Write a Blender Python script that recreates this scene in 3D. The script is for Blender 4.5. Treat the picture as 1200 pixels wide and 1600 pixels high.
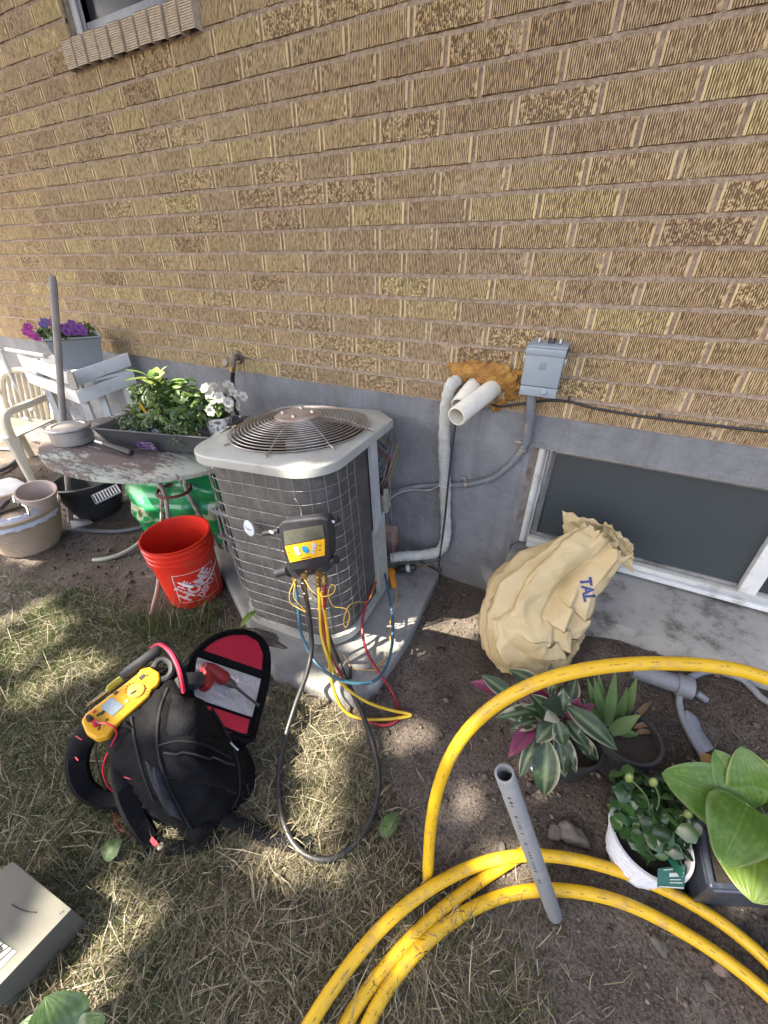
import bpy, bmesh, math, random
import numpy as np
from mathutils import Vector, Matrix, noise
from mathutils.bvhtree import BVHTree
rnd = random.Random(7); rng = np.random.default_rng(7)
for o in list(bpy.data.objects): bpy.data.objects.remove(o)
S = bpy.context.scene
COL = S.collection
# ------------------------------------------------------------------ camera
CAM = Vector((0.0, -1.60877, 1.40449)); FPX = 620.0
YAW, PITCH, ROLL = -0.476223, -0.546956, 0.010897
_f = Vector((math.sin(YAW)*math.cos(PITCH), math.cos(YAW)*math.cos(PITCH), math.sin(PITCH)))
_r = Vector((math.cos(YAW), -math.sin(YAW), 0)); _u = _r.cross(_f)
_c, _s = math.cos(ROLL), math.sin(ROLL)
RX, UX = _c*_r + _s*_u, -_s*_r + _c*_u
cd = bpy.data.cameras.new('camera'); cam = bpy.data.objects.new('camera', cd); COL.objects.link(cam)
cam.matrix_world = Matrix(((RX.x, UX.x, -_f.x, CAM.x), (RX.y, UX.y, -_f.y, CAM.y), (RX.z, UX.z, -_f.z, CAM.z), (0, 0, 0, 1)))
cd.sensor_fit = 'VERTICAL'; cd.sensor_height = 36.0; cd.lens = 36.0*FPX/1600.0
cd.clip_start = 0.02; cd.clip_end = 500
S.camera = cam
# ------------------------------------------------------------------ sky, sun, exposure
SUN_EL, SUN_AZ = math.radians(52), math.radians(222)     # azimuth measured from +y clockwise
SUN_DIR = Vector((math.sin(SUN_AZ)*math.cos(SUN_EL), math.cos(SUN_AZ)*math.cos(SUN_EL), math.sin(SUN_EL)))
wd = bpy.data.worlds.new('World'); S.world = wd; wd.use_nodes = True
nt = wd.node_tree; bg = nt.nodes['Background']; sk = nt.nodes.new('ShaderNodeTexSky')
sk.sky_type = 'NISHITA'; sk.sun_disc = False; sk.sun_elevation = SUN_EL; sk.sun_rotation = SUN_AZ
sk.air_density = 0.8; sk.dust_density = 6.0; sk.ozone_density = 0.2
nt.links.new(sk.outputs[0], bg.inputs[0]); bg.inputs[1].default_value = 0.15
sl = bpy.data.lights.new('sun', 'SUN'); so = bpy.data.objects.new('sun', sl); COL.objects.link(so)
sl.energy = 4.6; sl.angle = math.radians(0.53); sl.color = (1.0, 0.90, 0.74)
so.rotation_euler = SUN_DIR.to_track_quat('Z', 'Y').to_euler(); so.location = SUN_DIR*20
S.view_settings.view_transform = 'Standard'; S.view_settings.look = 'None'
S.view_settings.exposure = 2.55; S.view_settings.gamma = 1.0
# ------------------------------------------------------------------ photo pixel -> direction helpers
def ray(u, v):
    a, b = (u-600)/FPX, -(v-800)/FPX
    return RX*a + UX*b + _f
def G(u, v, z=0.0): d = ray(u, v); return CAM + d*((z-CAM.z)/d.z)
def W(u, v, y=0.0): d = ray(u, v); return CAM + d*((y-CAM.y)/d.y)
def Dp(u, v, t): return CAM + ray(u, v)*t
def PL(u, v, p0, n): d = ray(u, v); return CAM + d*((p0-CAM).dot(n)/d.dot(n))
def px(p):
    d = p-CAM; t = d.dot(_f); return (600+FPX*d.dot(RX)/t, 800-FPX*d.dot(UX)/t, t)
def sstep(a, b, x): t = min(1, max(0, (x-a)/(b-a))); return t*t*(3-2*t)
def bank(x, y): return 0.2*sstep(-0.15, 0.35, x)*sstep(-0.72, -0.28, y)
def V(*a): return Vector(a)
def GG(u, v, dz=0.0):
    z = 0.0
    for _ in range(14): p = G(u, v, z+dz); z = gz(p.x, p.y)
    return p
# ------------------------------------------------------------------ mesh builder
class MB:
    def __init__(s): s.v = []; s.f = []; s.m = []; s.c = None
    def add(s, vs, fs, mi=0):
        k = len(s.v); s.v += [Vector(p) for p in vs]
        for f in fs: s.f.append(tuple(i+k for i in f)); s.m.append(mi)
        return s
    def box(s, c, sz, R=None, mi=0):
        c = Vector(c); hx, hy, hz = sz[0]/2, sz[1]/2, sz[2]/2
        vs = [Vector((x*hx, y*hy, z*hz)) for x in (-1, 1) for y in (-1, 1) for z in (-1, 1)]
        if R is not None: vs = [R @ p for p in vs]
        return s.add([c+p for p in vs], [(0, 1, 3, 2), (4, 6, 7, 5), (0, 4, 5, 1), (2, 3, 7, 6), (0, 2, 6, 4), (1, 5, 7, 3)], mi)
    def bx(s, a, b, mi=0):
        a = Vector(a); b = Vector(b); return s.box((a+b)/2, [abs(q) for q in (b-a)], None, mi)
    def tube(s, pts, r, n=8, cap=True, mi=0, flat=1.0, up=None, closed=False):
        pts = [Vector(p) for p in pts]; N = len(pts)
        rs = r if isinstance(r, (list, tuple)) else [r]*N
        k = len(s.v); prev = up
        for i, p in enumerate(pts):
            if closed: t = pts[(i+1) % N]-pts[i-1]
            else: t = pts[min(i+1, N-1)]-pts[max(i-1, 0)]
            if t.length < 1e-9: t = Vector((0, 0, 1))
            t.normalize()
            if prev is None: prev = Vector((0, 0, 1)) if abs(t.z) < .9 else Vector((1, 0, 0))
            a = prev - t*prev.dot(t)
            if a.length < 1e-6: a = t.orthogonal()
            a.normalize(); b = t.cross(a); prev = a
            for j in range(n):
                an = 2*math.pi*j/n
                s.v.append(p + (a*math.cos(an)*flat + b*math.sin(an))*rs[i])
        M = N if closed else N-1
        for i in range(M):
            i2 = (i+1) % N
            for j in range(n):
                s.f.append((k+i*n+j, k+i*n+(j+1) % n, k+i2*n+(j+1) % n, k+i2*n+j)); s.m.append(mi)
        if cap and not closed:
            s.f.append(tuple(k+j for j in range(n))[::-1]); s.m.append(mi)
            s.f.append(tuple(k+(N-1)*n+j for j in range(n))); s.m.append(mi)
        return s
    def lathe(s, prof, n=32, mat=None, mi=0, capb=False, capt=False):
        mat = mat or Matrix.Identity(4); k = len(s.v)
        for (r, z) in prof:
            for j in range(n):
                a = 2*math.pi*j/n; s.v.append(mat @ Vector((r*math.cos(a), r*math.sin(a), z)))
        for i in range(len(prof)-1):
            for j in range(n):
                s.f.append((k+i*n+j, k+i*n+(j+1) % n, k+(i+1)*n+(j+1) % n, k+(i+1)*n+j)); s.m.append(mi)
        if capb: s.f.append(tuple(k+j for j in range(n))[::-1]); s.m.append(mi)
        if capt: s.f.append(tuple(k+(len(prof)-1)*n+j for j in range(n))); s.m.append(mi)
        return s
    def prism(s, poly, vec, mi=0):
        poly = [Vector(p) for p in poly]; vec = Vector(vec); n = len(poly)
        fs = [tuple(range(n))[::-1], tuple(range(n, 2*n))] + [(i, (i+1) % n, n+(i+1) % n, n+i) for i in range(n)]
        return s.add(poly+[p+vec for p in poly], fs, mi)
    def ball(s, c, r, sc=(1, 1, 1), n=10, m=6, R=None, mi=0, nz=0, seed=0):
        c = Vector(c); vs = [Vector((0, 0, -1))]
        for i in range(1, m):
            ph = -math.pi/2 + math.pi*i/m
            for j in range(n):
                a = 2*math.pi*j/n; vs.append(Vector((math.cos(ph)*math.cos(a), math.cos(ph)*math.sin(a), math.sin(ph))))
        vs.append(Vector((0, 0, 1)))
        fs = [(0, 1+(j+1) % n, 1+j) for j in range(n)]
        for i in range(m-2):
            for j in range(n): fs.append((1+i*n+j, 1+i*n+(j+1) % n, 1+(i+1)*n+(j+1) % n, 1+(i+1)*n+j))
        L = len(vs)-1; b = 1+(m-2)*n
        fs += [(b+j, b+(j+1) % n, L) for j in range(n)]
        out = []
        for p in vs:
            q = p.copy()
            if nz: q *= 1+nz*noise.noise(p*1.7+Vector((seed*3.1, seed, 0)))
            q = Vector((q.x*sc[0], q.y*sc[1], q.z*sc[2]))*r
            out.append(c + (R @ q if R is not None else q))
        return s.add(out, fs, mi)
def cr(pts, n=8):
    pts = [Vector(p) for p in pts]; P = [pts[0]*2-pts[1]]+pts+[pts[-1]*2-pts[-2]]; out = []
    for i in range(1, len(P)-2):
        for k in range(n):
            t = k/n; a, b, c, d = P[i-1], P[i], P[i+1], P[i+2]
            out.append(0.5*((2*b)+(c-a)*t+(2*a-5*b+4*c-d)*t*t+(3*b-a-3*c+d)*t**3))
    out.append(pts[-1]); return out
ORG = {}
def mk(name, mb, mat, parent=None, sm=True, bev=0.0, seg=2, ang=40):
    me = bpy.data.meshes.new(name)
    if parent is not None: o0 = ORG[parent.name]
    else:
        xs = [p.x for p in mb.v]; ys = [p.y for p in mb.v]; zs = [p.z for p in mb.v]
        o0 = Vector(((min(xs)+max(xs))/2, (min(ys)+max(ys))/2, min(zs)))
    me.from_pydata([tuple(p-o0) for p in mb.v], [], mb.f)
    for m in (mat if isinstance(mat, (list, tuple)) else [mat]): me.materials.append(m)
    if any(mb.m): me.polygons.foreach_set('material_index', mb.m)
    if mb.c is not None:
        at = me.color_attributes.new('Col', 'FLOAT_COLOR', 'POINT'); at.data.foreach_set('color', np.array(mb.c, np.float32).ravel())
    if bev:
        bm = bmesh.new(); bm.from_mesh(me)
        bmesh.ops.remove_doubles(bm, verts=bm.verts, dist=1e-5)
        bmesh.ops.recalc_face_normals(bm, faces=bm.faces)
        es = [e for e in bm.edges if len(e.link_faces) == 2 and e.calc_face_angle(0) > math.radians(35)]
        bmesh.ops.bevel(bm, geom=es, offset=bev, segments=seg, affect='EDGES', profile=0.6)
        bm.to_mesh(me); bm.free()
    else:
        bm = bmesh.new(); bm.from_mesh(me); bmesh.ops.recalc_face_normals(bm, faces=bm.faces); bm.to_mesh(me); bm.free()
    if sm:
        me.polygons.foreach_set('use_smooth', [True]*len(me.polygons))
        try: me.set_sharp_from_angle(angle=math.radians(ang))
        except Exception: pass
    o = bpy.data.objects.new(name, me); COL.objects.link(o)
    if parent is not None: o.parent = parent; ORG[o.name] = o0
    else: o.location = o0; ORG[o.name] = o0
    return o
def tag(o, label, cat, group=None, kind=None):
    if label: o['label'] = label
    if cat: o['category'] = cat
    if group: o['group'] = group
    if kind: o['kind'] = kind
    return o
def thing(name, label, cat, loc, group=None):
    o = bpy.data.objects.new(name, None); COL.objects.link(o); o.location = loc; o.empty_display_size = .05
    ORG[o.name] = Vector(loc); return tag(o, label, cat, group)
# ------------------------------------------------------------------ materials
def nmat(name):
    m = bpy.data.materials.new(name); m.use_nodes = True; t = m.node_tree
    return m, t, t.nodes['Principled BSDF']
def N(t, typ, **kw):
    n = t.nodes.new('ShaderNode'+typ)
    for k, v in kw.items(): setattr(n, k, v)
    return n
def mixc(t, fac, a, b, mode='MIX'):
    n = N(t, 'Mix', data_type='RGBA', blend_type=mode)
    for sock, val in ((n.inputs[0], fac), (n.inputs[6], a), (n.inputs[7], b)):
        if hasattr(val, 'is_linked') or hasattr(val, 'node'): t.links.new(val, sock)
        elif isinstance(val, (int, float)): sock.default_value = val
        else: sock.default_value = (*val[:3], 1)
    return n.outputs[2]
def pos(t): return N(t, 'NewGeometry').outputs['Position']
def nz(t, vec, scale, detail=4, rough=.6):
    n = N(t, 'TexNoise'); n.inputs['Scale'].default_value = scale; n.inputs['Detail'].default_value = detail; n.inputs['Roughness'].default_value = rough
    t.links.new(vec, n.inputs['Vector']); return n.outputs['Fac']
def ramp(t, fac, stops):
    n = N(t, 'ValToRGB'); e = n.color_ramp.elements
    while len(e) < len(stops): e.new(.5)
    for i, (p, c) in enumerate(stops): e[i].position = p; e[i].color = (*c[:3], 1) if not isinstance(c, (int, float)) else (c, c, c, 1)
    t.links.new(fac, n.inputs[0]); return n.outputs[0]
def bump(t, h, strength, dist, bs, prev=None):
    b = N(t, 'Bump'); b.inputs['Strength'].default_value = strength; b.inputs['Distance'].default_value = dist
    t.links.new(h, b.inputs['Height'])
    if prev is not None: t.links.new(prev, b.inputs['Normal'])
    t.links.new(b.outputs[0], bs.inputs['Normal']); return b.outputs[0]
def M(name, col, rough=.55, metal=0, col2=None, vs=18, bmp=0, bs=120, spec=.5, coat=0, trans=0, dirt=None, ds=9, sub=0, lo=.35, hi=.7):
    m, t, b = nmat(name); p = pos(t)
    col2 = col2 or tuple(c*.78 for c in col)
    c = mixc(t, ramp(t, nz(t, p, vs), [(lo, 0.0), (hi, 1.0)]), col, col2)
    if dirt: c = mixc(t, ramp(t, nz(t, p, ds, 6, .7), [(.52, 0.0), (.68, 0.85)]), c, dirt)
    t.links.new(c, b.inputs['Base Color'])
    r = N(t, 'MapRange'); t.links.new(nz(t, p, vs*2.3), r.inputs[0]); r.inputs[3].default_value = max(.03, rough-.1); r.inputs[4].default_value = min(1, rough+.12)
    t.links.new(r.outputs[0], b.inputs['Roughness'])
    b.inputs['Metallic'].default_value = metal; b.inputs['Specular IOR Level'].default_value = spec; b.inputs['Coat Weight'].default_value = coat
    if trans: b.inputs['Transmission Weight'].default_value = trans
    if sub:
        b.inputs['Subsurface Weight'].default_value = sub; b.inputs['Subsurface Radius'].default_value = (.01, .006, .003)
    if bmp: bump(t, nz(t, p, bs, 5), bmp, .004, b)
    return m
def leafmat(name, col, col2, rough=.45, tr=.25, attr=False, spec=.5, vs=30):
    m, t, b = nmat(name)
    if attr: c = N(t, 'Attribute', attribute_name='Col').outputs['Color']; c = mixc(t, nz(t, pos(t), vs), c, mixc(t, 1.0, c, (.72, .74, .70), 'MULTIPLY'))
    else: c = mixc(t, ramp(t, nz(t, pos(t), vs), [(.35, 0.0), (.7, 1.0)]), col, col2)
    t.links.new(c, b.inputs['Base Color']); b.inputs['Roughness'].default_value = rough; b.inputs['Specular IOR Level'].default_value = spec
    tl = N(t, 'BsdfTranslucent'); t.links.new(c, tl.inputs[0]); mx = N(t, 'MixShader'); mx.inputs[0].default_value = tr
    t.links.new(b.outputs[0], mx.inputs[1]); t.links.new(tl.outputs[0], mx.inputs[2]); t.links.new(mx.outputs[0], t.nodes['Material Output'].inputs[0])
    return m
# ================================================================== SETTING: ground
GP = [(-500, 915), (0, 893), (130, 925), (230, 968), (330, 1000), (425, 1068), (520, 1120), (590, 1190), (600, 1300), (645, 1395), (720, 1455), (810, 1490), (850, 1560), (890, 1700)]
GPOLY = np.array([tuple(G(u, v))[:2] for u, v in GP] + [(0.05, -3.5), (-7, -3.5), (-7, -1.2)])
def inpoly(x, y, poly):
    ins = np.zeros(len(x), bool); n = len(poly)
    for i in range(n):
        x1, y1 = poly[i]; x2, y2 = poly[(i+1) % n]
        c = ((y1 > y) != (y2 > y)); ins ^= c & (x < (x2-x1)*(y-y1)/(y2-y1+1e-12)+x1)
    return ins
def gz(x, y):
    n1 = noise.noise(Vector((x*2.1, y*2.1, 3.0)))*.012 + noise.noise(Vector((x*9, y*9, 1.0)))*.006
    far = 0.0
    return bank(x, y) + n1
def axis(lo, hi, a, b, st, grow):
    out = list(np.arange(a, b+1e-6, st)); d = st; x = b
    while x < hi: d *= grow; x += d; out.append(min(x, hi))
    d = st; x = a
    while x > lo: d *= grow; x -= d; out.insert(0, max(x, lo))
    return out
xs = axis(-60, 60, -3.4, 1.3, .02, 1.35); ys = axis(-60, .16, -1.95, .16, .02, 1.35)
mb = MB()
for y in ys:
    for x in xs:
        k = noise.noise(Vector((x*31, y*31, 9)))*.004 + abs(noise.noise(Vector((x*16, y*16, 5))))*.006 if -3.5 < x < 1.4 and -2 < y else 0
        mb.v.append(Vector((x, y, gz(x, y)+k)))
nx = len(xs)
for j in range(len(ys)-1):
    for i in range(nx-1): mb.f.append((j*nx+i, j*nx+i+1, (j+1)*nx+i+1, (j+1)*nx+i)); mb.m.append(0)
m, t, b = nmat('soil'); p = pos(t)
c1 = ramp(t, nz(t, p, 3.2, 6, .65), [(.30, (.066, .054, .046)), (.5, (.118, .098, .084)), (.68, (.175, .15, .132))])
c2 = mixc(t, ramp(t, nz(t, p, 130, 3), [(.42, 0.0), (.62, 1.0)]), c1, mixc(t, 1.0, c1, (.45, .44, .43), 'MULTIPLY'))
c3 = mixc(t, ramp(t, nz(t, p, 310, 2), [(.63, 0.0), (.7, .7)]), c2, (.34, .31, .27))
spx = N(t, 'SeparateXYZ'); t.links.new(p, spx.inputs[0])      # shade among the plants by the window, painted as darker soil
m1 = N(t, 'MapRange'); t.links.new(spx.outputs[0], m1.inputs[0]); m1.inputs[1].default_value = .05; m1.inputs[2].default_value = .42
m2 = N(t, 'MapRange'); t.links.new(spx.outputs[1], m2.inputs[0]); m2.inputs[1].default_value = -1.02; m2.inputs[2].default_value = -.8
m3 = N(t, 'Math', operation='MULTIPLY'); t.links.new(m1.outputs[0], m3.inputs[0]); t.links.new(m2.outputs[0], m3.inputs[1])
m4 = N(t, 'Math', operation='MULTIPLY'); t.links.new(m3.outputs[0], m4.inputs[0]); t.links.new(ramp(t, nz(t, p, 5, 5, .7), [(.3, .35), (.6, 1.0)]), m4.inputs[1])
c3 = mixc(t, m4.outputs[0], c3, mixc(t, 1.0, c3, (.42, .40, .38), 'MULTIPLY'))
t.links.new(c3, b.inputs['Base Color']); b.inputs['Roughness'].default_value = .95; b.inputs['Specular IOR Level'].default_value = .15
q = bump(t, nz(t, p, 55, 6, .7), .55, .012, b); bump(t, nz(t, p, 240, 3), .5, .004, b, q)
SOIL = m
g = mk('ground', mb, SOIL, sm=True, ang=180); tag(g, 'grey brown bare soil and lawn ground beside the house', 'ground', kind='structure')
# ================================================================== HOUSE
HC, LB = 0.0765, 0.23016; ZB = 0.9333; XJ = 0.0506     # course height, brick module, foundation top, a joint in odd courses
house = thing('brick_house', 'tan ribbed brick house wall above a grey parged foundation', 'house', (-1.5, 0.1, 0))
WX0, WX1, WZ0, WZ1 = -2.395, -1.605, ZB+16*HC, 3.28     # upper window hole incl. rowlock sill
# ---- brick material: cell index from position gives every brick its own clay
m, t, b = nmat('ribbed_brick'); p = pos(t); sp = N(t, 'SeparateXYZ'); t.links.new(p, sp.inputs[0])
def mth(op, a, bb=None, c=None):
    n = N(t, 'Math', operation=op)
    for i, v in enumerate((a, bb, c)):
        if v is None: continue
        if isinstance(v, (int, float)): n.inputs[i].default_value = v
        else: t.links.new(v, n.inputs[i])
    return n.outputs[0]
row = mth('FLOOR', mth('DIVIDE', mth('SUBTRACT', sp.outputs[2], ZB-.004), HC))
par = mth('MODULO', mth('ADD', row, 1.0), 2.0)
colm = mth('FLOOR', mth('ADD', mth('DIVIDE', mth('SUBTRACT', sp.outputs[0], XJ), LB), mth('MULTIPLY', par, .5)))
cx = N(t, 'CombineXYZ'); t.links.new(colm, cx.inputs[0]); t.links.new(row, cx.inputs[1])
wn = N(t, 'TexWhiteNoise'); t.links.new(cx.outputs[0], wn.inputs['Vector'])
base = ramp(t, wn.outputs['Value'], [(.0, (.268, .196, .126)), (.28, (.305, .230, .143)), (.52, (.335, .258, .158)), (.72, (.292, .216, .146)), (.86, (.330, .258, .152)), (1.0, (.345, .278, .156))])
base = mixc(t, ramp(t, nz(t, p, 40, 4), [(.4, 0.0), (.75, .55)]), base, mixc(t, 1.0, base, (.70, .62, .55), 'MULTIPLY'))
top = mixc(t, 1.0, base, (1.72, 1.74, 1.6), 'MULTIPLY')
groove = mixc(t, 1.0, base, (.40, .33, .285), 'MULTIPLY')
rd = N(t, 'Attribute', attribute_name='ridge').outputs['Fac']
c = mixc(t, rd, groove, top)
c = mixc(t, ramp(t, nz(t, p, 1.3, 3), [(.45, 0.0), (.8, .22)]), c, (.36, .30, .26))
t.links.new(c, b.inputs['Base Color']); b.inputs['Roughness'].default_value = .82; b.inputs['Specular IOR Level'].default_value = .25
bump(t, nz(t, p, 420, 3), .35, .002, b)
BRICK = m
MORTAR = M('mortar', (.37, .295, .228), .95, col2=(.245, .19, .145), vs=70, bmp=1.0, bs=150, spec=.1, dirt=(.43, .355, .285), ds=130, lo=.4, hi=.62)
def brickmesh(seed, rough, vs, horiz=False, bl=LB-.013, bh=HC-.0145, n=34):
    R = random.Random(seed); mg = .0065; dep = .0032
    pit = (bl-2*mg)/n; xs = [0.0, mg]; hs = [1, 1]; rid = [-1, -1]
    for i in range(n):
        x0 = mg+i*pit
        xs += [x0+pit*.14, x0+pit*.42, x0+pit*.56, x0+pit*.9]; hs += [0, 0, 1, 1]; rid += [i, i, i, i]
    xs[-1] = bl-mg+.0005; xs += [bl]; hs += [1]; rid += [-1]
    off = Vector((R.random()*90, R.random()*90, 0)); vsn = vs+1
    v = []; at = []
    for j in range(vsn):
        z = bh*j/vs
        for i, x in enumerate(xs):
            h = hs[i]
            if rid[i] >= 0 and vs > 1:
                q = noise.noise(off+Vector((x*(210 if rough else 260), z*(150 if rough else 70), 0)))
                q2 = noise.noise(off+Vector((x*16, z*14, 7)))
                if rough:
                    if q2 > -.30:
                        qa = noise.noise(off+Vector((rid[i]*3.7, z*150, 0)))+.55*noise.noise(off+Vector((x*70, z*60, 3)))
                        if h: h = 1.2 if qa > -.05 else (.5 if qa > -.28 else .15)
                        else: h = .85 if qa > .22 else .0
                elif q2 > .22+.25*((seed*.37) % 1):
                    qa = noise.noise(off+Vector((rid[i]*3.7, z*150, 0)))
                    h = (1.1 if qa > -.1 else .3) if h else (.8 if qa > .3 else 0)
                elif q > .27: h = .75 if h else .6
                elif q < -.33: h = .15
            jit = R.uniform(-.0004, .0004) if vs > 1 else 0
            zz = z
            if vs > 3 and j in (0, vs): zz += (.0014*noise.noise(off+Vector((x*60, j, 1)))+.0008*noise.noise(off+Vector((x*190, j, 5))))
            ch = max(0, noise.noise(off+Vector((x*45, z*60, 12)))-.42)*.02 if (vs > 3 and j in (0, vs)) else 0
            v.append((x+jit*1.2+(R.uniform(-.0005, .0005) if rough and rid[i] >= 0 else 0), dep*(1-h)+ch, zz)); at.append(min(1, h))
    nc = len(xs); f = []
    for j in range(vs):
        for i in range(nc-1): f.append((j*nc+i, j*nc+i+1, (j+1)*nc+i+1, (j+1)*nc+i))
    k = len(v); D = .022
    for (x, z) in ((0, 0), (bl, 0), (bl, bh), (0, bh)): v.append((x, D, z)); at.append(.55)
    lo = list(range(nc)); hi = list(range(vs*nc, vs*nc+nc)); L = [j*nc for j in range(vsn)]; Rr = [j*nc+nc-1 for j in range(vsn)]
    f.append(tuple([k, k+1]+lo[::-1])); f.append(tuple([k+2, k+3]+hi)); f.append(tuple([k]+L)); f.append(tuple([k+1, k+2]+Rr[::-1]))
    return np.array(v, np.float32), f, np.array(at, np.float32)
def mk_brick_data(name, v, f, at):
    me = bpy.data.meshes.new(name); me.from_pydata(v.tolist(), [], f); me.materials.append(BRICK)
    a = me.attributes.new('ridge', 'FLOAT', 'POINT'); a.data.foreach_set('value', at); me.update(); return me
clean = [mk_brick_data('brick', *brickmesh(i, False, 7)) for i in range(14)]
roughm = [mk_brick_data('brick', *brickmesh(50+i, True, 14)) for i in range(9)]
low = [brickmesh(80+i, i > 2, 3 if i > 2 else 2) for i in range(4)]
bricks = []
for row_i in range(0, 32):
    off = 0.0 if row_i % 2 else .5*LB
    z0 = ZB + row_i*HC
    for k in range(-34, 16):
        x0 = XJ+off+k*LB+.0065; x1 = x0+LB-.013
        segs = [(x0, x1)]
        if WZ0-.001 < z0+.03 < WZ1:
            segs = []
            if x0 < WX0-.02: segs.append((x0, min(x1, WX0-.004)))
            if x1 > WX1+.02: segs.append((max(x0, WX1+.004), x1))
        for a, bb in segs:
            if bb-a > .025: bricks.append((a, bb, z0))
def vis(bk):
    a, bb, z = bk; P = [px(Vector((x, 0, zz))) for x in (a, bb) for zz in (z, z+HC)]
    if all(q[0] < -5 or q[0] > 1205 or q[1] < -5 or q[1] > 1605 for q in P): return 0
    us = [q[0] for q in P]; vs2 = [q[1] for q in P]; return (max(us)-min(us))*(max(vs2)-min(vs2))
HOLE = [(-.505, -.235, ZB+.02, ZB+2.0*HC)]
bricks.sort(key=vis, reverse=True)
big = bricks[:300]; rest = bricks[300:]
for i, (a, bb, z) in enumerate(big):
    rough = rnd.random() < .18
    me = rnd.choice(roughm if rough else clean)
    o = bpy.data.objects.new('brick', me); COL.objects.link(o); o.parent = house
    o.location = Vector((a, rnd.uniform(-.0015, .002), z+.004+rnd.uniform(-.0012, .0012)))-ORG[house.name]
    o.scale = ((bb-a)/(LB-.013), 1, 1)
    o.rotation_euler = (rnd.gauss(0, .004), rnd.gauss(0, .004), rnd.gauss(0, .005))
av, af, aa, k = [], [], [], 0
for (a, bb, z) in rest:
    v, f, at = low[3 if rnd.random() < .22 else rnd.randrange(3)]
    w = v.copy(); w[:, 0] *= (bb-a)/(LB-.013); w += np.array((a, rnd.uniform(-.0015, .002), z+.004), np.float32)-np.array(ORG[house.name], np.float32)
    av.append(w); af += [tuple(i+k for i in q) for q in f]; aa.append(at); k += len(v)
me = mk_brick_data('brick_courses', np.concatenate(av), af, np.concatenate(aa))
o = bpy.data.objects.new('brick_courses', me); COL.objects.link(o); o.parent = house; o['kind'] = 'stuff'
# ---- mortar bed with hole for the window, wavy joint slop
mb = MB()
def mortar_sheet(x0, x1, z0, z1):
    n1 = max(2, int((x1-x0)/.011)); n2 = max(2, int((z1-z0)/.007)); k = len(mb.v)
    if x1-x0 > 3: n1 = int((x1-x0)/.012)
    for j in range(n2+1):
        for i in range(n1+1):
            x = x0+(x1-x0)*i/n1; z = z0+(z1-z0)*j/n2
            mb.v.append(Vector((x, .0070+.0045*noise.noise(Vector((x*24, z*24, 2)))+.0035*noise.noise(Vector((x*70, z*70, 2))), z)))
    for j in range(n2):
        for i in range(n1): mb.f.append((k+j*(n1+1)+i, k+j*(n1+1)+i+1, k+(j+1)*(n1+1)+i+1, k+(j+1)*(n1+1)+i)); mb.m.append(0)
mortar_sheet(-4.8, 1.3, ZB-.003, WZ0+.0)
for (a, bb, c_, d_) in ((-4.8, WX0+.006, WZ0, 3.38), (WX1-.006, 1.3, WZ0, 3.38), (WX0+.006, WX1-.006, WZ1, 3.38)): mortar_sheet(a, bb, c_, d_)
mb.bx((-8, .006, ZB-.003), (-4.8, .02, 3.38)); mb.bx((1.3, .006, ZB-.003), (3.9, .02, 3.38))
mk('mortar_bed', mb, MORTAR, house, sm=True, ang=180)
# ---- window opening walls, rowlock sill, upper window
for a_, b_ in ((WX0-.05, WX0), (WX1, WX1+.05)): mk('window_reveal', MB().bx((a_, .023, WZ0), (b_, .12, WZ1)), MORTAR, house, sm=False)
DK = M('sill_brick', (.50, .44, .35), .85, col2=(.36, .30, .23), vs=60, bmp=.6, bs=300, spec=.2)
nb = 10; sw = (WX1-WX0+.03)/nb
bm_ = MB()
n2 = 13; hh = HC*1.12
pr = []
for i in range(n2):
    z0 = hh*i/n2; d = hh/n2; pr += [(0.0, z0+.0002), (0.0, z0+d*.55), (.003, z0+d*.65), (.003, z0+d*.95)]
pr.append((0, hh)); wv = sw-.015
for x in (0, wv): bm_.v += [Vector((x, y+.0, z)) for y, z in pr] + [Vector((x, .15, hh+.028)), Vector((x, .15, 0))]
L = len(pr)+2
for i in range(L-1): bm_.f.append((i, i+1, L+i+1, L+i)); bm_.m.append(0)
bm_.f.append(tuple(range(L))); bm_.m.append(0); bm_.f.append(tuple(range(L, 2*L))[::-1]); bm_.m.append(0)
sill_me = None
for i in range(nb):
    x = WX0-.016+i*sw
    if sill_me is None:
        o = mk('sill_brick', bm_, DK, None, sm=False); sill_me = o.data; o.parent = house
        base_loc = o.location.copy()
    else:
        o = bpy.data.objects.new('sill_brick', sill_me); COL.objects.link(o); o.parent = house
    o.location = Vector((x+wv/2, .045+rnd.uniform(-.004, .004), WZ0-.010+rnd.uniform(-.004, .004)))-ORG[house.name]; o.rotation_euler = (0, rnd.gauss(0, .03), rnd.gauss(0, .02))
mb = MB(); mb.bx((WX0-.01, .012, WZ0+.004), (WX1+.01, .11, WZ0+.06)); mk('sill_mortar', mb, M('sill_joint', (.12, .105, .09), .95, vs=40, bmp=.8), house, sm=False)
WHITE = M('white_vinyl', (.66, .68, .68), .4, col2=(.50, .52, .53), vs=8, dirt=(.30, .29, .27), ds=16)
GLASS_D = M('dark_glass', (.035, .042, .05), .06, col2=(.025, .03, .035), vs=4, spec=.6)
ZW = WZ0+hh+.012
win = mk('window', MB().bx((WX0+.06, .085, ZW+.05), (WX1-.06, .09, WZ1-.05)), GLASS_D, house, sm=False); win['label'] = 'upper sliding window above the rowlock brick sill'
mb = MB(); mb.bx((WX0+.001, .06, ZW), (WX0+.06, .12, WZ1)); mb.bx((WX1-.06, .06, ZW), (WX1-.001, .12, WZ1)); mb.bx((WX0+.06, .06, ZW), (WX1-.06, .12, ZW+.05)); mb.bx((WX0+.06, .06, WZ1-.05), (WX1-.06, .12, WZ1)); ORG[win.name] = ORG[house.name]
mk('frame', mb, M('grey_sash', (.20, .22, .25), .4), win, bev=.004)
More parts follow.
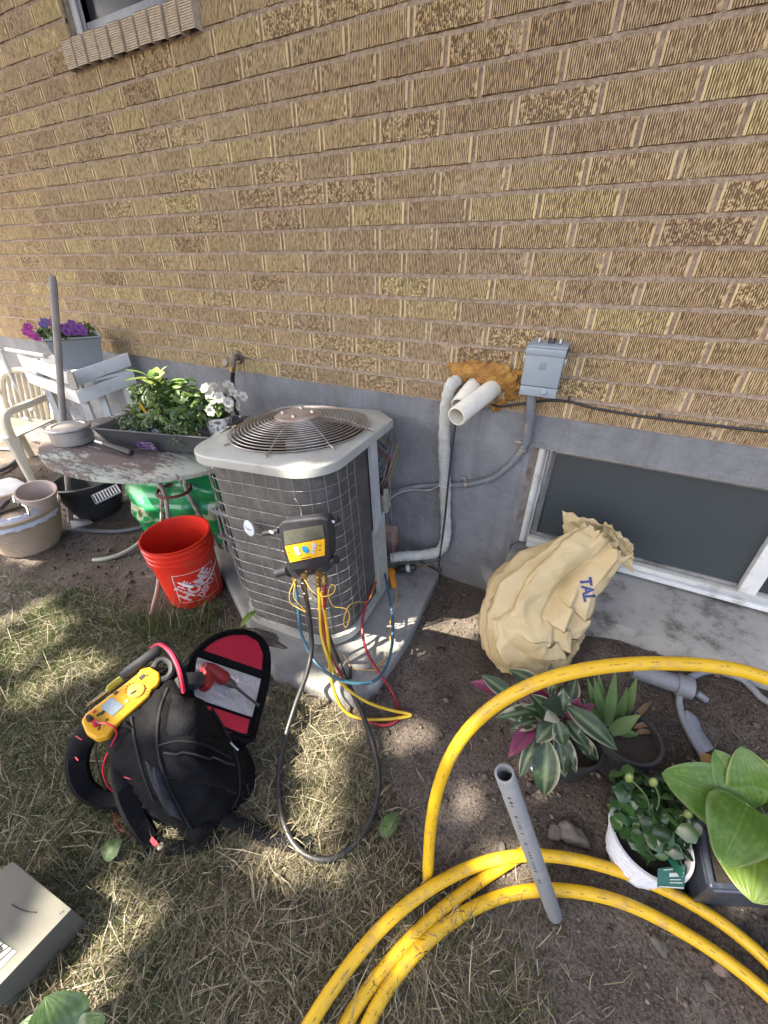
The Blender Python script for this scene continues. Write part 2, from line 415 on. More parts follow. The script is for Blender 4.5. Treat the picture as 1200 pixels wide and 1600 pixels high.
mb = MB(); mb.bx((WX0+.002, .045, ZW-.01), (WX0+.035, .058, WZ1)); mb.bx((WX0+.035, .04, ZW-.016), (WX1-.035, .058, ZW+.012)); mk('trim', mb, WHITE, win, bev=.003)
# ---- foundation with basement window
m, t, b = nmat('parging'); p = pos(t)
c = ramp(t, nz(t, p, 4.5, 8, .68), [(.3, (.14, .147, .16)), (.55, (.205, .214, .23)), (.75, (.26, .27, .286))])
mp = N(t, 'Mapping'); mp.inputs['Scale'].default_value = (9, 1, 1.2); t.links.new(p, mp.inputs[0])
c = mixc(t, ramp(t, nz(t, mp.outputs[0], 1.6, 5, .65), [(.5, 0.0), (.72, .5)]), c, (.11, .108, .105))
sz = N(t, 'SeparateXYZ'); t.links.new(p, sz.inputs[0]); mr = N(t, 'MapRange'); t.links.new(sz.outputs[2], mr.inputs[0]); mr.inputs[1].default_value = .22; mr.inputs[2].default_value = 0.0
ml = N(t, 'Math', operation='MULTIPLY'); t.links.new(mr.outputs[0], ml.inputs[0]); t.links.new(ramp(t, nz(t, p, 9, 6, .7), [(.3, .2), (.7, .9)]), ml.inputs[1])
c = mixc(t, ml.outputs[0], c, (.125, .115, .10))
t.links.new(c, b.inputs['Base Color']); b.inputs['Roughness'].default_value = .9; b.inputs['Specular IOR Level'].default_value = .2
q = bump(t, nz(t, p, 110, 5), .8, .006, b); bump(t, nz(t, p, 14, 6, .65), .7, .02, b, q)
PARGE = m
BX0, BX1, BZ0, BZ1 = -.165, 1.62, .315, .802
mb = MB(); mb.bx((-8, .004, -.4), (BX0, .24, ZB-.003)); mb.bx((BX0, .004, BZ1), (BX1, .24, ZB-.003)); mb.bx((BX1, .004, -.4), (3.9, .24, ZB-.003)); mb.bx((BX0, .08, -.4), (BX1, .24, BZ0-.03))
mk('foundation', mb, PARGE, house, sm=False)
CONC = M('rough_concrete', (.31, .305, .285), .92, col2=(.19, .185, .172), vs=7, bmp=.7, bs=90, spec=.15, dirt=(.05, .047, .04), ds=7)
mb = MB(); mb.prism([V(BX0+.002, .079, BZ0-.012), V(BX0+.002, -.262, BZ0-.042), V(BX0+.002, -.262, -.1), V(BX0+.002, .079, -.1)], (BX1-BX0-.004, 0, 0))
mk('window_ledge', mb, CONC, house, bev=.008)
# jamb return of old concrete on the window side
mb = MB(); mb.prism([V(BX0+.0, .0035, BZ1), V(BX0+.026, .05, BZ1), V(BX0+.026, .078, BZ1), V(BX0, .078, BZ1)], (0, 0, BZ0-BZ1)); mk('window_jamb', mb, M('jamb_concrete', (.28, .26, .23), .9, col2=(.20, .17, .14), vs=25, bmp=.7, dirt=(.16, .08, .04), ds=14), house, sm=False)
OLDW = M('old_white_paint', (.60, .60, .56), .55, col2=(.47, .47, .43), vs=7, bmp=.15, dirt=(.30, .28, .24), ds=11)
m, t, b = nmat('insect_screen'); p = pos(t); wv_ = N(t, 'TexWave', wave_type='BANDS', bands_direction='Z'); wv_.inputs['Scale'].default_value = 13; wv_.inputs['Distortion'].default_value = .6; wv_.inputs['Detail'].default_value = 1; t.links.new(p, wv_.inputs[0])
c = mixc(t, ramp(t, wv_.outputs[0], [(.0, 0.0), (.35, 1.0)]), (.043, .052, .058), (.047, .057, .064)); c = mixc(t, ramp(t, nz(t, p, 8, 4), [(.4, 0.0), (.7, .5)]), c, (.045, .058, .058))
t.links.new(c, b.inputs['Base Color']); b.inputs['Roughness'].default_value = .32; b.inputs['Specular IOR Level'].default_value = .45; bump(t, nz(t, p, 500, 2), .35, .002, b)
SCREEN = m
bw = mk('basement_window', MB().bx((-.075, .092, .36), (.70, .096, .775)), SCREEN, house, sm=False); ORG[bw.name] = ORG[house.name]; bw['label'] = 'low basement window with dark insect screen and white frame'
mb = MB(); mb.bx((-.138, .05, .318), (-.10, .10, .798)); mb.bx((-.10, .05, .318), (1.60, .10, .352)); mb.bx((-.10, .05, .782), (1.60, .10, .798)); mb.bx((1.56, .05, .352), (1.60, .10, .782)); mk('frame', mb, OLDW, bw, bev=.004)
mb = MB(); mb.bx((-.10, .028, .312), (1.60, .0495, .332)); mk('frame_lip', mb, WHITE, bw, bev=.004)
ALU = M('aluminium', (.40, .40, .40), .38, metal=.7, col2=(.28, .28, .28), vs=20, dirt=(.15, .14, .13))
mb = MB(); mb.bx((-.099, .078, .353), (-.072, .091, .781)); mb.bx((-.072, .078, .353), (.688, .091, .372)); mb.bx((-.072, .078, .765), (.688, .091, .781)); mk('screen_frame', mb, ALU, bw, bev=.002)
mb = MB(); mb.bx((.69, .056, .3525), (.745, .09, .7815)); mk('mullion', mb, WHITE, bw, bev=.004)
mk('pane', MB().bx((.7455, .093, .3525), (1.559, .097, .7815)), GLASS_D, bw, sm=False)
# ================================================================== AIR CONDITIONER on its slab
PADZ = .065
pad_px = [(345, 890), (390, 985), (428, 1052), (520, 1082), (556, 1092), (590, 1068), (640, 992), (688, 893), (600, 845), (330, 850)]
poly = [G(u, v, PADZ) for u, v in pad_px]
mb = MB(); mb.prism(poly, (0, 0, -PADZ-.06))
padm = M('slab_concrete', (.27, .268, .258), .9, col2=(.19, .188, .18), vs=9, bmp=.5, bs=110, spec=.15, dirt=(.115, .098, .082), ds=7)
tag(mk('concrete_pad', mb, padm, bev=.022, seg=3), 'chipped grey concrete slab under the air conditioner', 'slab')
AX, AY = .279, .316; AH = .80
Rz = Matrix.Rotation(math.radians(4.0), 4, 'Z'); Ry = Matrix.Rotation(math.radians(-3.6), 4, 'Y')
AM = Matrix.Translation((-.928, -.43, PADZ+.004)) @ Rz @ Ry
ac = thing('air_conditioner', 'outdoor air conditioner with wire guard and round fan grille', 'air conditioner', (-.928, -.43, PADZ))
def rrect(ax, ay, r, n=7, cham=None):
    out = []
    for qi, (sx, sy, a0) in enumerate(((1, -1, -90), (1, 1, 0), (-1, 1, 90), (-1, -1, 180))):
        rr = r if cham is None or qi not in cham else cham[qi]
        cx_, cy_ = sx*(ax-rr), sy*(ay-rr); nn = n if (cham is None or qi not in cham) else 1
        for i in range(nn+1):
            a = math.radians(a0+90*i/nn); out.append((cx_+rr*math.cos(a), cy_+rr*math.sin(a)))
    return out
def A(x, y, z): return AM @ Vector((x, y, z))
def ring_loft(mb, outlines, mi=0):
    k = len(mb.v); n = len(outlines[0][0])
    for pts, z in outlines: mb.v += [A(x, y, z) for x, y in pts]
    for i in range(len(outlines)-1):
        for j in range(n): mb.f.append((k+i*n+j, k+i*n+(j+1) % n, k+(i+1)*n+(j+1) % n, k+(i+1)*n+j)); mb.m.append(mi)
LIDZ = AH
m, t, b = nmat('coil_fins'); p = pos(t)
wv_ = N(t, 'TexWave', wave_type='BANDS', bands_direction='Z'); wv_.inputs['Scale'].default_value = 75; wv_.inputs['Distortion'].default_value = 1.2; t.links.new(p, wv_.inputs[0])
c = mixc(t, wv_.outputs[0], (.050, .048, .046), (.135, .131, .126)); c = mixc(t, ramp(t, nz(t, p, 12, 6, .7), [(.45, 0.0), (.75, .55)]), c, (.24, .23, .215))
t.links.new(c, b.inputs['Base Color']); b.inputs['Roughness'].default_value = .6; b.inputs['Metallic'].default_value = .25; bump(t, wv_.outputs[0], .5, .003, b)
COIL = m
mb = MB(); CH = {1: .21}; o1 = rrect(AX-.012, AY-.012, .145, 10, CH); ring_loft(mb, [(o1, .03), (o1, LIDZ-.03)]); mk('coil', mb, COIL, ac, ang=60)
CREAM = M('grey_enamel', (.36, .37, .345), .42, col2=(.30, .305, .28), vs=5, coat=.15, dirt=(.27, .25, .21), ds=13)
mb = MB(); oB = rrect(AX+.004, AY+.004, .15, 10, {1: .2}); oBi = rrect(AX-.02, AY-.02, .13, 10, {1: .2}); ring_loft(mb, [(oBi, -.004), (oB, -.004), (oB, .03), (oBi, .034)]); mk('base_pan', mb, CREAM, ac, bev=0)
WIRE = M('guard_wire', (.34, .33, .31), .45, metal=.5, col2=(.24, .22, .20), vs=30)
mb = MB(); oW = rrect(AX+.004, AY+.004, .15, 12)
# the guard leaves the service corner (back right) open
per = [Vector((x, y, 0)) for x, y in oW]
acc = [0.0]
for i in range(len(per)): acc.append(acc[-1]+(per[(i+1) % len(per)]-per[i]).length)
tot = acc[-1]
def at_len(s):
    s %= tot
    for i in range(len(per)):
        if acc[i] <= s <= acc[i+1]:
            q = (s-acc[i])/max(1e-9, acc[i+1]-acc[i]); a = per[i].lerp(per[(i+1) % len(per)], q); return a
    return per[0]
S0 = .30; S1 = tot                      # start: part-way up the right side ... once around
guard = [at_len(tot-s) for s in np.linspace(-.30, tot-.62, 90)]
nH = 15
for i in range(nH):
    z = .045+(LIDZ-.085)*i/(nH-1)
    mb.tube([A(q.x, q.y, z) for q in guard], .0010, 4, up=Vector((0, 0, 1)))
nV = 36
for i in range(nV):
    q = at_len(tot-(-.30+(tot-.32)*i/(nV-1)))
    mb.tube([A(q.x*1.006, q.y*1.006, .03), A(q.x*1.006, q.y*1.006, LIDZ-.03)], .0011, 4)
mk('wire_guard', mb, WIRE, ac)
# lid with round opening
FC = (-.0, -.0); FR = .262
oo = rrect(AX+.02, AY+.02, .14, 9, {1: .11, 2: .075})
mb = MB()
angs = [math.atan2(y, x) for x, y in oo]; n = len(oo)
def densify(o, k=3):
    out = []
    for i in range(len(o)):
        a, b2 = o[i], o[(i+1) % len(o)]
        d = math.hypot(a[0]-b2[0], a[1]-b2[1]); m_ = max(1, int(d/.03))
        for q in range(m_): out.append((a[0]+(b2[0]-a[0])*q/m_, a[1]+(b2[1]-a[1])*q/m_))
    return out
oo = densify(oo); n = len(oo)
inn = [(FR*math.cos(math.atan2(y, x)), FR*math.sin(math.atan2(y, x))) for x, y in oo]
inn2 = [(x*.985, y*.985) for x, y in inn]
sc = lambda o, k: [(x*k, y*k) for x, y in o]
ring_loft(mb, [(sc(oo, .985), LIDZ-.036), (oo, LIDZ-.034), (oo, LIDZ-.007), (sc(oo, .996), LIDZ-.002), (sc(oo, .986), LIDZ), (inn, LIDZ+.006), (inn2, LIDZ-.002), (inn2, LIDZ-.05)])
lid = mk('lid', mb, CREAM, ac, ang=50); 
mb = MB(); mb.lathe([(FR-.006, -.048), (FR-.006, -.30), (.02, -.31)], 40, AM @ Matrix.Translation((0, 0, LIDZ))); mk('fan_shroud', mb, M('shroud_black', (.03, .03, .03), .7), ac)
# fan
GM = AM @ Matrix.Translation((0, 0, LIDZ))
DKM = M('dark_metal', (.05, .05, .052), .5, metal=.4)
fan = mk('fan_motor', MB().lathe([(.0, -.03), (.055, -.03), (.068, -.045), (.068, -.2), (.0, -.205)], 24, GM), M('motor_grey', (.22, .23, .25), .4, metal=.6), ac)
for k in range(4):
    a = k*math.pi/2+.5; mb = MB(); rows_ = []
    for i in range(6):
        r = .06+.165*i/5
        for j in range(5):
            th = a+(-.35+.7*j/4)*(1-.1*i/5); rows_.append(GM @ Vector((r*math.cos(th), r*math.sin(th), -.15+.05*(j/4-.5)+.01*math.sin(j))))
    mb.add(rows_, [(i*5+j, i*5+j+1, (i+1)*5+j+1, (i+1)*5+j) for i in range(5) for j in range(4)]); mk('fan_blade', mb, DKM, ac)
STEEL = M('grille_steel', (.46, .44, .41), .32, metal=.75, col2=(.33, .27, .22), vs=26, dirt=(.22, .13, .08), ds=10)
mb = MB()
def dome(r): return .052*(1-(r/(FR+.012))**2.4)+.012
for i in range(15):
    r = .088+(FR+.008-.088)*i/14
    mb.tube([GM @ Vector((r*math.cos(a), r*math.sin(a), dome(r))) for a in np.linspace(0, 2*math.pi, 49)[:-1]], .0024, 5, closed=True, up=Vector((0, 0, 1)))
for k in range(8):
    a = k*math.pi/4+.2
    mb.tube([GM @ Vector((r*math.cos(a), r*math.sin(a), dome(min(r, FR+.01))-.004)) for r in np.linspace(.07, FR+.028, 9)], .003, 5)
gr = mk('fan_grille', mb, STEEL, ac)
capm = mk('motor_cap', MB().lathe([(.0, dome(0)+.006), (.082, dome(.08)+.005), (.092, dome(.09)), (.088, dome(.09)-.006)], 32, GM), M('cap_plate', (.47, .45, .42), .38, metal=.55, col2=(.36, .30, .25), vs=14, dirt=(.25, .14, .08), ds=8), ac)
for k in range(4):
    a = k*math.pi/2+.35; mk('bolt', MB().lathe([(.009, 0), (.009, .006), (.005, .011), (0, .011)], 10, GM @ Matrix.Translation((.058*math.cos(a), .058*math.sin(a), dome(.05)+.004))), STEEL, capm)
for k in range(8):
    a = k*math.pi/4+.2; mk('screw', MB().lathe([(.007, 0), (.006, .004), (0, .006)], 8, GM @ Matrix.Translation(((FR+.03)*math.cos(a), (FR+.03)*math.sin(a), .006))), STEEL, lid)
# right side: corner post, lower service panel, exposed wiring bay
POSTM = M('post_grey', (.40, .42, .43), .45, col2=(.33, .34, .35), vs=7)
mk('corner_post', MB().prism([A(AX+.006, .03, .36), A(AX+.008, .085, .42), A(AX+.008, .085, LIDZ-.04), A(AX+.006, .03, LIDZ-.04)], AM.to_3x3() @ Vector((-.012, 0, 0))), POSTM, ac, sm=False)
sp_ = mk('service_panel', MB().prism([A(AX+.008, .025, .035), A(AX+.008, .12, .035), A(AX+.008, .12, .42), A(AX+.008, .085, .42), A(AX+.008, .025, .36)], AM.to_3x3() @ Vector((-.02, 0, 0))), CREAM, ac, sm=False)
mk('wiring_bay', MB().bx((0, 0, 0), (.001, .001, .001)) if False else MB().prism([A(AX-.012, .125, .37), A(AX-.16, .27, .37), A(AX-.16, .27, LIDZ-.045), A(AX-.012, .125, LIDZ-.045)], AM.to_3x3() @ Vector((-.004, 0, 0))), M('bay_dark', (.10, .10, .095), .6, metal=.3), ac, sm=False)
BLACKW = M('black_rubber', (.018, .018, .02), .5, col2=(.03, .03, .032), vs=30)
WR = [((.02, .02, .022)), ((.16, .05, .04)), ((.22, .17, .05)), ((.05, .07, .13)), ((.15, .14, .12)), ((.10, .06, .03))]
for k in range(12):
    r2 = random.Random(k); y0 = .12+r2.random()*.05; y1 = .12+r2.random()*.06; z0 = .74-r2.random()*.05; z1 = .50+r2.random()*.16; bul = .005+r2.random()*.03
    mk('wire', MB().tube(cr([A(AX-.02, y0, z0), A(AX+bul*.7, y0+.05, z0-.06), A(AX+bul, (y0+y1)/2+.07, (z0+z1)/2+.05), A(AX+bul*.5, y1+.02, z1+.05), A(AX-.02, y1, z1)], 6), .0032, 6), M('wire_%d' % k, WR[k % 6], .5), ac)
mk('contactor', MB().box(A(AX-.02, .16, .52), (.04, .05, .06), (Rz @ Ry).to_3x3()), BLACKW, ac, bev=.004)
mk('capacitor', MB().lathe([(0, 0), (.022, 0), (.022, .085), (0, .088)], 16, AM @ Matrix.Translation((AX-.01, .155, .40))), M('capacitor_tin', (.45, .45, .44), .35, metal=.6), ac)
mk('terminal_bracket', MB().prism([A(AX+.004, .13, .42), A(AX+.004, .20, .40), A(AX+.004, .18, .50), A(AX+.004, .14, .52)], AM.to_3x3() @ Vector((-.004, 0, 0))), M('bracket_tan', (.36, .34, .28), .5), ac, sm=False)
# maker's badge: white oval plate with grey script scrawl
bp = W(390, 825, -.78)
bd = MB(); bd.lathe([(0, .006), (.022, .006), (.024, .004), (.024, 0), (0, 0)], 24, Matrix.Translation(bp) @ Matrix.Rotation(math.radians(90), 4, 'X') @ Matrix.Scale(1.35, 4, Vector((0, 1, 0))))
badge = mk('badge', bd, M('badge_white', (.72, .76, .80), .35, col2=(.6, .65, .7), vs=60), ac)
TXTG = M('print_grey', (.30, .33, .38), .6)
def text_pts(txt, size, bold=0.0):
    cu = bpy.data.curves.new('txt', 'FONT'); cu.body = txt; cu.size = size; cu.align_x = 'CENTER'; cu.align_y = 'CENTER'; cu.offset = bold; cu.resolution_u = 3
    o = bpy.data.objects.new('txt', cu); COL.objects.link(o); dg = bpy.context.evaluated_depsgraph_get(); dg.update()
    me = bpy.data.meshes.new_from_object(o.evaluated_get(dg)); bm = bmesh.new(); bm.from_mesh(me)
    bmesh.ops.triangulate(bm, faces=bm.faces)
    for _ in range(2):
        es = [e for e in bm.edges if e.calc_length() > size*.22]
        if es: bmesh.ops.subdivide_edges(bm, edges=es, cuts=1); bmesh.ops.triangulate(bm, faces=bm.faces)
    vs = [v.co.copy() for v in bm.verts]; fs = [tuple(v.index for v in f.verts) for f in bm.faces]; bm.free()
    bpy.data.objects.remove(o); bpy.data.curves.remove(cu); return vs, fs
vs, fs = text_pts('Payne', .013, .0003)
mb = MB(); mb.add([bp+V(v.x, -.0068, v.y*1.3) for v in vs], fs); mk('badge_lettering', mb, TXTG, badge, sm=False)
# weed leaf is built later with the plants
# ================================================================== MANIFOLD GAUGE hanging on the guard
def vpoly(pts, y): return [W(u, v, y) for u, v in pts]
YG = -.80
mg_ = thing('manifold_gauge', 'black and yellow digital refrigerant gauge hanging on the wire guard', 'gauge', W(482, 900, YG))
GBLK = M('gauge_rubber', (.014, .015, .019), .42, col2=(.022, .023, .028), vs=20)
body = [(434, 822), (441, 815), (502, 808), (511, 811), (515, 840), (516, 868), (512, 882), (455, 895), (449, 888), (443, 865), (436, 840)]
mk('body', MB().prism(vpoly(body, YG-.03), (0, .036, 0)), GBLK, mg_, bev=.009, seg=3)
mk('screen', MB().prism(vpoly([(443, 831), (504, 821), (507, 840), (445, 852)], YG-.0335), (0, .004, 0)), M('lcd_grey', (.085, .088, .07), .18, col2=(.06, .062, .05), vs=30), mg_, sm=False)
YELF = M('gauge_yellow', (.62, .35, .015), .4, col2=(.55, .30, .012), vs=15)
kp = mk('keypad', MB().prism(vpoly([(445, 854), (507, 842), (507, 868), (453, 879)], YG-.0335), (0, .004, 0)), YELF, mg_, sm=False)
def vdisc(u, v, ru, y, th, n=14, sy=1.0):
    c = W(u, v, y); r = (W(u+ru, v, y)-c).length
    return MB().prism([c+V(r*math.cos(2*math.pi*i/n), 0, r*sy*math.sin(2*math.pi*i/n)) for i in range(n)], (0, th, 0))
BTN = M('button_grey', (.42, .42, .38), .5)
mk('button', vdisc(477, 859, 5, YG-.036, .004), M('button_blue', (.02, .25, .45), .4), kp)
for u, v, r in ((463, 858, 4.2), (465, 864, 4.2), (490, 852, 4.2), (490, 858, 3.2), (489, 863, 3.2)): mk('button', vdisc(u, v, r, YG-.036, .004, sy=.75), BTN, kp)
DKP = M('print_dark', (.03, .025, .02), .6)
for u, v, w_ in ((452, 862, 2.4), (455, 868, 2.2), (500, 852, 2.2), (500, 859, 2.2), (478, 871, 8)):
    mk('keypad_print', MB().prism(vpoly([(u-w_, v+w_*.17), (u+w_, v-w_*.17), (u+w_, v+1.2-w_*.17), (u-w_, v+1.2+w_*.17)], YG-.0342), (0, .001, 0)), DKP, kp, sm=False)
for (a, b2, c2) in (((412, 834), (436, 829), (424, 831.5)), ((508, 817), (529, 812), (519, 814.5))):
    arm = mk('side_arm', MB().tube([W(*a, YG), W(*b2, YG)], .0085, 10), GBLK, mg_)
    mk('arm_label', MB().box(W(*c2, YG-.009), (.017, .002, .008)), M('label_white_'+str(a[0]), (.62, .62, .6), .5), arm, sm=False)
mk('hook', MB().tube(cr([W(472, 815, YG), W(470, 795, YG+.01), W(464, 783, YG), W(457, 778, YG-.005), W(455, 786, YG-.01), W(458, 793, YG-.01)], 5)[:14] + cr([W(458, 768, YG+.012), W(462, 764, YG+.012)], 2)[:0], .0022, 6), STEEL, mg_)
mk('valve_block', MB().prism(vpoly([(444, 888), (510, 874), (514, 888), (512, 893), (462, 905), (447, 901)], YG-.012), (0, .04, 0)), GBLK, mg_, bev=.004)
for (a, b2) in (((433, 896), (450, 891)), ((510, 880), (526, 874))):
    mk('valve_knob', MB().tube([W(*a, YG-.012), W(*b2, YG-.012)], .0145, 12), GBLK, mg_)
BRASS = M('brass', (.50, .36, .14), .32, metal=.95, col2=(.36, .27, .13), vs=40)
CHR = M('chrome', (.6, .6, .58), .2, metal=1)
mk('valve_port', vdisc(482, 890, 4.5, YG-.018, .01), CHR, mg_)
for (u, v, ru) in ((474, 902, 4), (497, 897, 4)): mk('port_cap', vdisc(u, v, ru, YG-.022, .012), BRASS, mg_)
FIT = [((458, 900), (461, 915)), ((473, 905), (479, 938)), ((497, 898), (498, 920)), ((505, 898), (507, 912))]
for i, (a, b2) in enumerate(FIT):
    p0, p1 = W(*a, YG-.005), W(*b2, YG-.012); r = .0085 if i == 1 else .0075
    pts = [p0.lerp(p1, q) for q in (0, .12, .14, .45, .47, .6, .62, 1)]
    mk('brass_fitting', MB().tube(pts, [r*.8, r*.8, r*1.25, r*1.25, r*.85, r*.85, r*1.15, r*1.1], 10), BRASS if i != 1 else CHR, mg_)
# ---- hoses: (pixel, kind, value) kind y = vertical plane, z = height above ground
def path(l, n=8): return cr([W(u, v, q) if k == 'y' else G(u, v, q) for u, v, k, q in l], n)
def hose(name, l, r, mat, label, cat='hose', n=8, seg=10, group=None):
    return tag(mk(name, MB().tube(path(l, n), r, seg), mat), label, cat, group)
BLKH = M('black_hose', (.016, .016, .017), .42, col2=(.028, .028, .028), vs=25, bmp=.2, bs=90)
hose('vacuum_hose', [(479, 938, 'y', -.812), (484, 970, 'y', -.83), (487, 1010, 'y', -.855), (480, 1050, 'z', .17), (462, 1100, 'z', .1), (444, 1160, 'z', .045), (435, 1220, 'z', .03), (442, 1280, 'z', .03), (465, 1325, 'z', .03), (505, 1343, 'z', .03), (548, 1325, 'z', .03), (580, 1280, 'z', .03), (592, 1230, 'z', .03), (587, 1180, 'z', .035), (568, 1120, 'z', .055), (545, 1070, 'z', .1), (528, 1030, 'z', .11), (512, 990, 'y', -.83), (500, 960, 'y', -.815)], .0085, BLKH, 'thick black vacuum hose looping from the gauge onto the grass')
BLUH = M('blue_hose', (.035, .10, .145), .4, col2=(.028, .075, .11), vs=20)
o = hose('charging_hose', [(461, 914, 'y', -.812), (466, 950, 'y', -.83), (471, 990, 'y', -.85), (488, 1028, 'y', -.875), (512, 1052, 'z', .19), (545, 1066, 'z', .16), (580, 1066, 'z', .14), (600, 1048, 'z', .13), (612, 1010, 'z', .13), (613, 965, 'z', .15), (607, 925, 'y', -.42), (600, 890, 'y', -.30), (596, 872, 'y', -.24)], .0058, BLUH, 'thin blue charging hose hanging in a loop over the slab edge')
ORG[o.name] = ORG[o.name]
mb = MB().tube(path([(530, 1062, 'z', .172), (545, 1066, 'z', .16), (562, 1067.5, 'z', .15), (580, 1066, 'z', .14)], 6), .0063, 10); mk('clear_sleeve', mb, M('sleeve_teal', (.16, .40, .43), .3), o)
YELH = M('yellow_hose', (.50, .34, .02), .42, col2=(.42, .27, .015), vs=20)
hose('charging_hose', [(498, 918, 'y', -.815), (500, 950, 'y', -.83), (502, 990, 'y', -.855), (510, 1020, 'y', -.875), (520, 1045, 'z', .19), (538, 1072, 'z', .12), (570, 1095, 'z', .07), (605, 1108, 'z', .03), (640, 1116, 'z', .02), (634, 1120, 'z', .016), (600, 1124, 'z', .016), (565, 1123, 'z', .02), (540, 1112, 'z', .03), (524, 1085, 'z', .09), (516, 1050, 'z', .14), (514, 1010, 'y', -.86), (508, 960, 'y', -.835), (502, 925, 'y', -.818)], .0058, YELH, 'yellow charging hose doubled back past the slab corner')
REDH = M('red_hose', (.25, .015, .025), .42, col2=(.18, .012, .02), vs=20)
hose('charging_hose', [(507, 910, 'y', -.812), (507, 945, 'y', -.828), (506, 980, 'y', -.842), (514, 1015, 'y', -.86), (530, 1050, 'z', .1), (552, 1090, 'z', .05), (575, 1125, 'z', .015), (605, 1133, 'z', .012), (624, 1118, 'z', .012), (615, 1085, 'z', .015), (592, 1050, 'z', .085), (572, 1015, 'z', .11), (566, 975, 'z', .16), (575, 935, 'y', -.52), (590, 905, 'y', -.36), (598, 893, 'y', -.30)], .0058, REDH, 'dark red charging hose running round the slab to the service valve')
YWIRE = M('yellow_wire', (.62, .36, .05), .45)
hose('probe_wire', [(462, 905, 'y', -.83), (453, 925, 'y', -.845), (454, 942, 'y', -.845), (466, 950, 'y', -.84), (478, 956, 'y', -.845), (468, 945, 'y', -.85), (459, 932, 'y', -.85), (461, 912, 'y', -.84)], .0016, YWIRE, 'short yellow probe wire curled beside the blue hose end', 'wire', seg=6)
hose('probe_wire', [(476, 906, 'y', -.83), (488, 924, 'y', -.84), (503, 932, 'y', -.845), (519, 928, 'y', -.84), (524, 917, 'y', -.835), (517, 914, 'y', -.835), (513, 930, 'y', -.84), (521, 947, 'y', -.84), (540, 951, 'y', -.83), (546, 962, 'y', -.83), (542, 979, 'y', -.835), (537, 974, 'y', -.835), (543, 950, 'y', -.83), (556, 941, 'y', -.78), (575, 939, 'y', -.62), (583, 920, 'y', -.5), (590, 890, 'y', -.36), (596, 872, 'y', -.28)], .0016, YWIRE, 'yellow probe wire with a small loop hanging across the guard', 'wire', seg=6)
hose('probe_wire', [(618, 905, 'z', .13), (619, 935, 'z', .12), (610, 970, 'z', .09), (609, 1005, 'z', .085), (600, 1030, 'z', .08), (583, 1042, 'z', .075), (603, 1037, 'z', .08), (598, 1046, 'z', .075), (575, 1047, 'z', .075), (553, 1045, 'z', .075), (545, 1038, 'z', .075), (535, 1021, 'z', .08), (527, 1029, 'z', .08)], .0016, YWIRE, 'yellow probe wire zigzagging over the front of the slab', 'wire', seg=6)
tag(mk('probe_clamp', MB().tube([G(547, 1060, .075), G(548, 1042, .085)], [.008, .0065], 10), BLKH), 'small black probe tip lying on the slab front', 'probe')
CLAMP = M('clamp_orange', (.62, .22, .01), .42, col2=(.5, .17, .01), vs=30)
cl = thing('pipe_clamp', 'orange yellow temperature clamp gripping the copper line beside the filter', 'clamp', G(612, 900, .12))
mk('jaw', MB().prism([G(602, 888, .13), G(612, 886, .13), G(618, 892, .13), G(614, 899, .13), G(605, 898, .13)], (0, 0, -.03)), CLAMP, cl, bev=.004)
mk('handle', MB().prism([G(607, 897, .13), G(616, 895, .13), G(620, 914, .11), G(612, 915, .11)], (0, 0, -.02)), CLAMP, cl, bev=.003)
tag(mk('valve_clamp', MB().prism([W(592, 842, -.24), W(598, 840, -.24), W(600, 876, -.24), W(595, 880, -.24)], (0, .03, 0)), CLAMP, bev=.004), 'yellow clamp standing against the service panel edge', 'clamp')
tag(mk('foam_block', MB().prism([W(590, 828, -.10), W(612, 832, -.10), W(616, 850, -.10), W(612, 872, -.10), W(590, 872, -.10)], (0, .07, 0)), M('block_pink', (.33, .23, .2), .8, col2=(.22, .08, .05), vs=14), bev=.008), 'faded red and pink block behind the service panel', 'block')
# ================================================================== LINE SET, PVC, FOAM, DISCONNECT
INS = M('white_insulation', (.47, .475, .45), .75, col2=(.36, .36, .34), vs=14, bmp=.9, bs=130, dirt=(.33, .32, .29), ds=18)
ls = thing('line_set', 'white foam wrapped refrigerant line dropping down the foundation', 'pipe', W(700, 880, -.06))
pts = cr([W(716, 594, .02), W(712, 596, -.03), W(703, 606, -.055), W(697, 640, -.055), W(694, 690, -.05), W(695, 740, -.045), W(696, 790, -.045), W(697, 830, -.05), W(694, 850, -.06), W(684, 862, -.075), W(660, 867, -.10), W(630, 869, -.14), W(609, 872, -.18)], 8)
mk('insulation', MB().tube(pts, [.0255+.0016*math.sin(i*1.7)+.001*math.sin(i*.6) for i in range(len(pts))], 14), INS, ls)
mk('copper_stub', MB().tube([W(612, 871, -.175), W(603, 872, -.2), W(592, 873, -.22)], .012, 10), M('dark_copper', (.10, .075, .06), .45, metal=.6), ls)
for v in (715, 757):
    c0 = W(695.5, v, -.05); mk('zip_tie', MB().tube([c0+V(.0275*math.cos(a), .0275*math.sin(a), .002*math.cos(a)) for a in np.linspace(0, 2*math.pi, 21)[:-1]], .0022, 5, closed=True, up=V(0, 0, 1)), M('tie_white_%d' % v, (.6, .6, .58), .5), ls)
tag(mk('control_cable', MB().tube(cr([W(712, 660, -.07), W(708, 690, -.07), W(703, 730, -.075), W(699, 770, -.075), W(695, 810, -.075), W(690, 850, -.085), W(686, 880, -.10), W(690, 893, -.10)], 8), .0046, 8), BLACKW), 'black control cable strapped along the white insulated line', 'cable')
fd = thing('filter_drier', 'small black filter drier can with white label on the liquid line', 'filter', W(637, 888, -.13))
c0, c1 = W(621, 890, -.155), W(651, 886, -.125)
mk('can', MB().tube([c0.lerp(c1, q) for q in (0, .06, .14, .86, .94, 1)], [.008, .017, .020, .020, .017, .008], 16), BLACKW, fd)
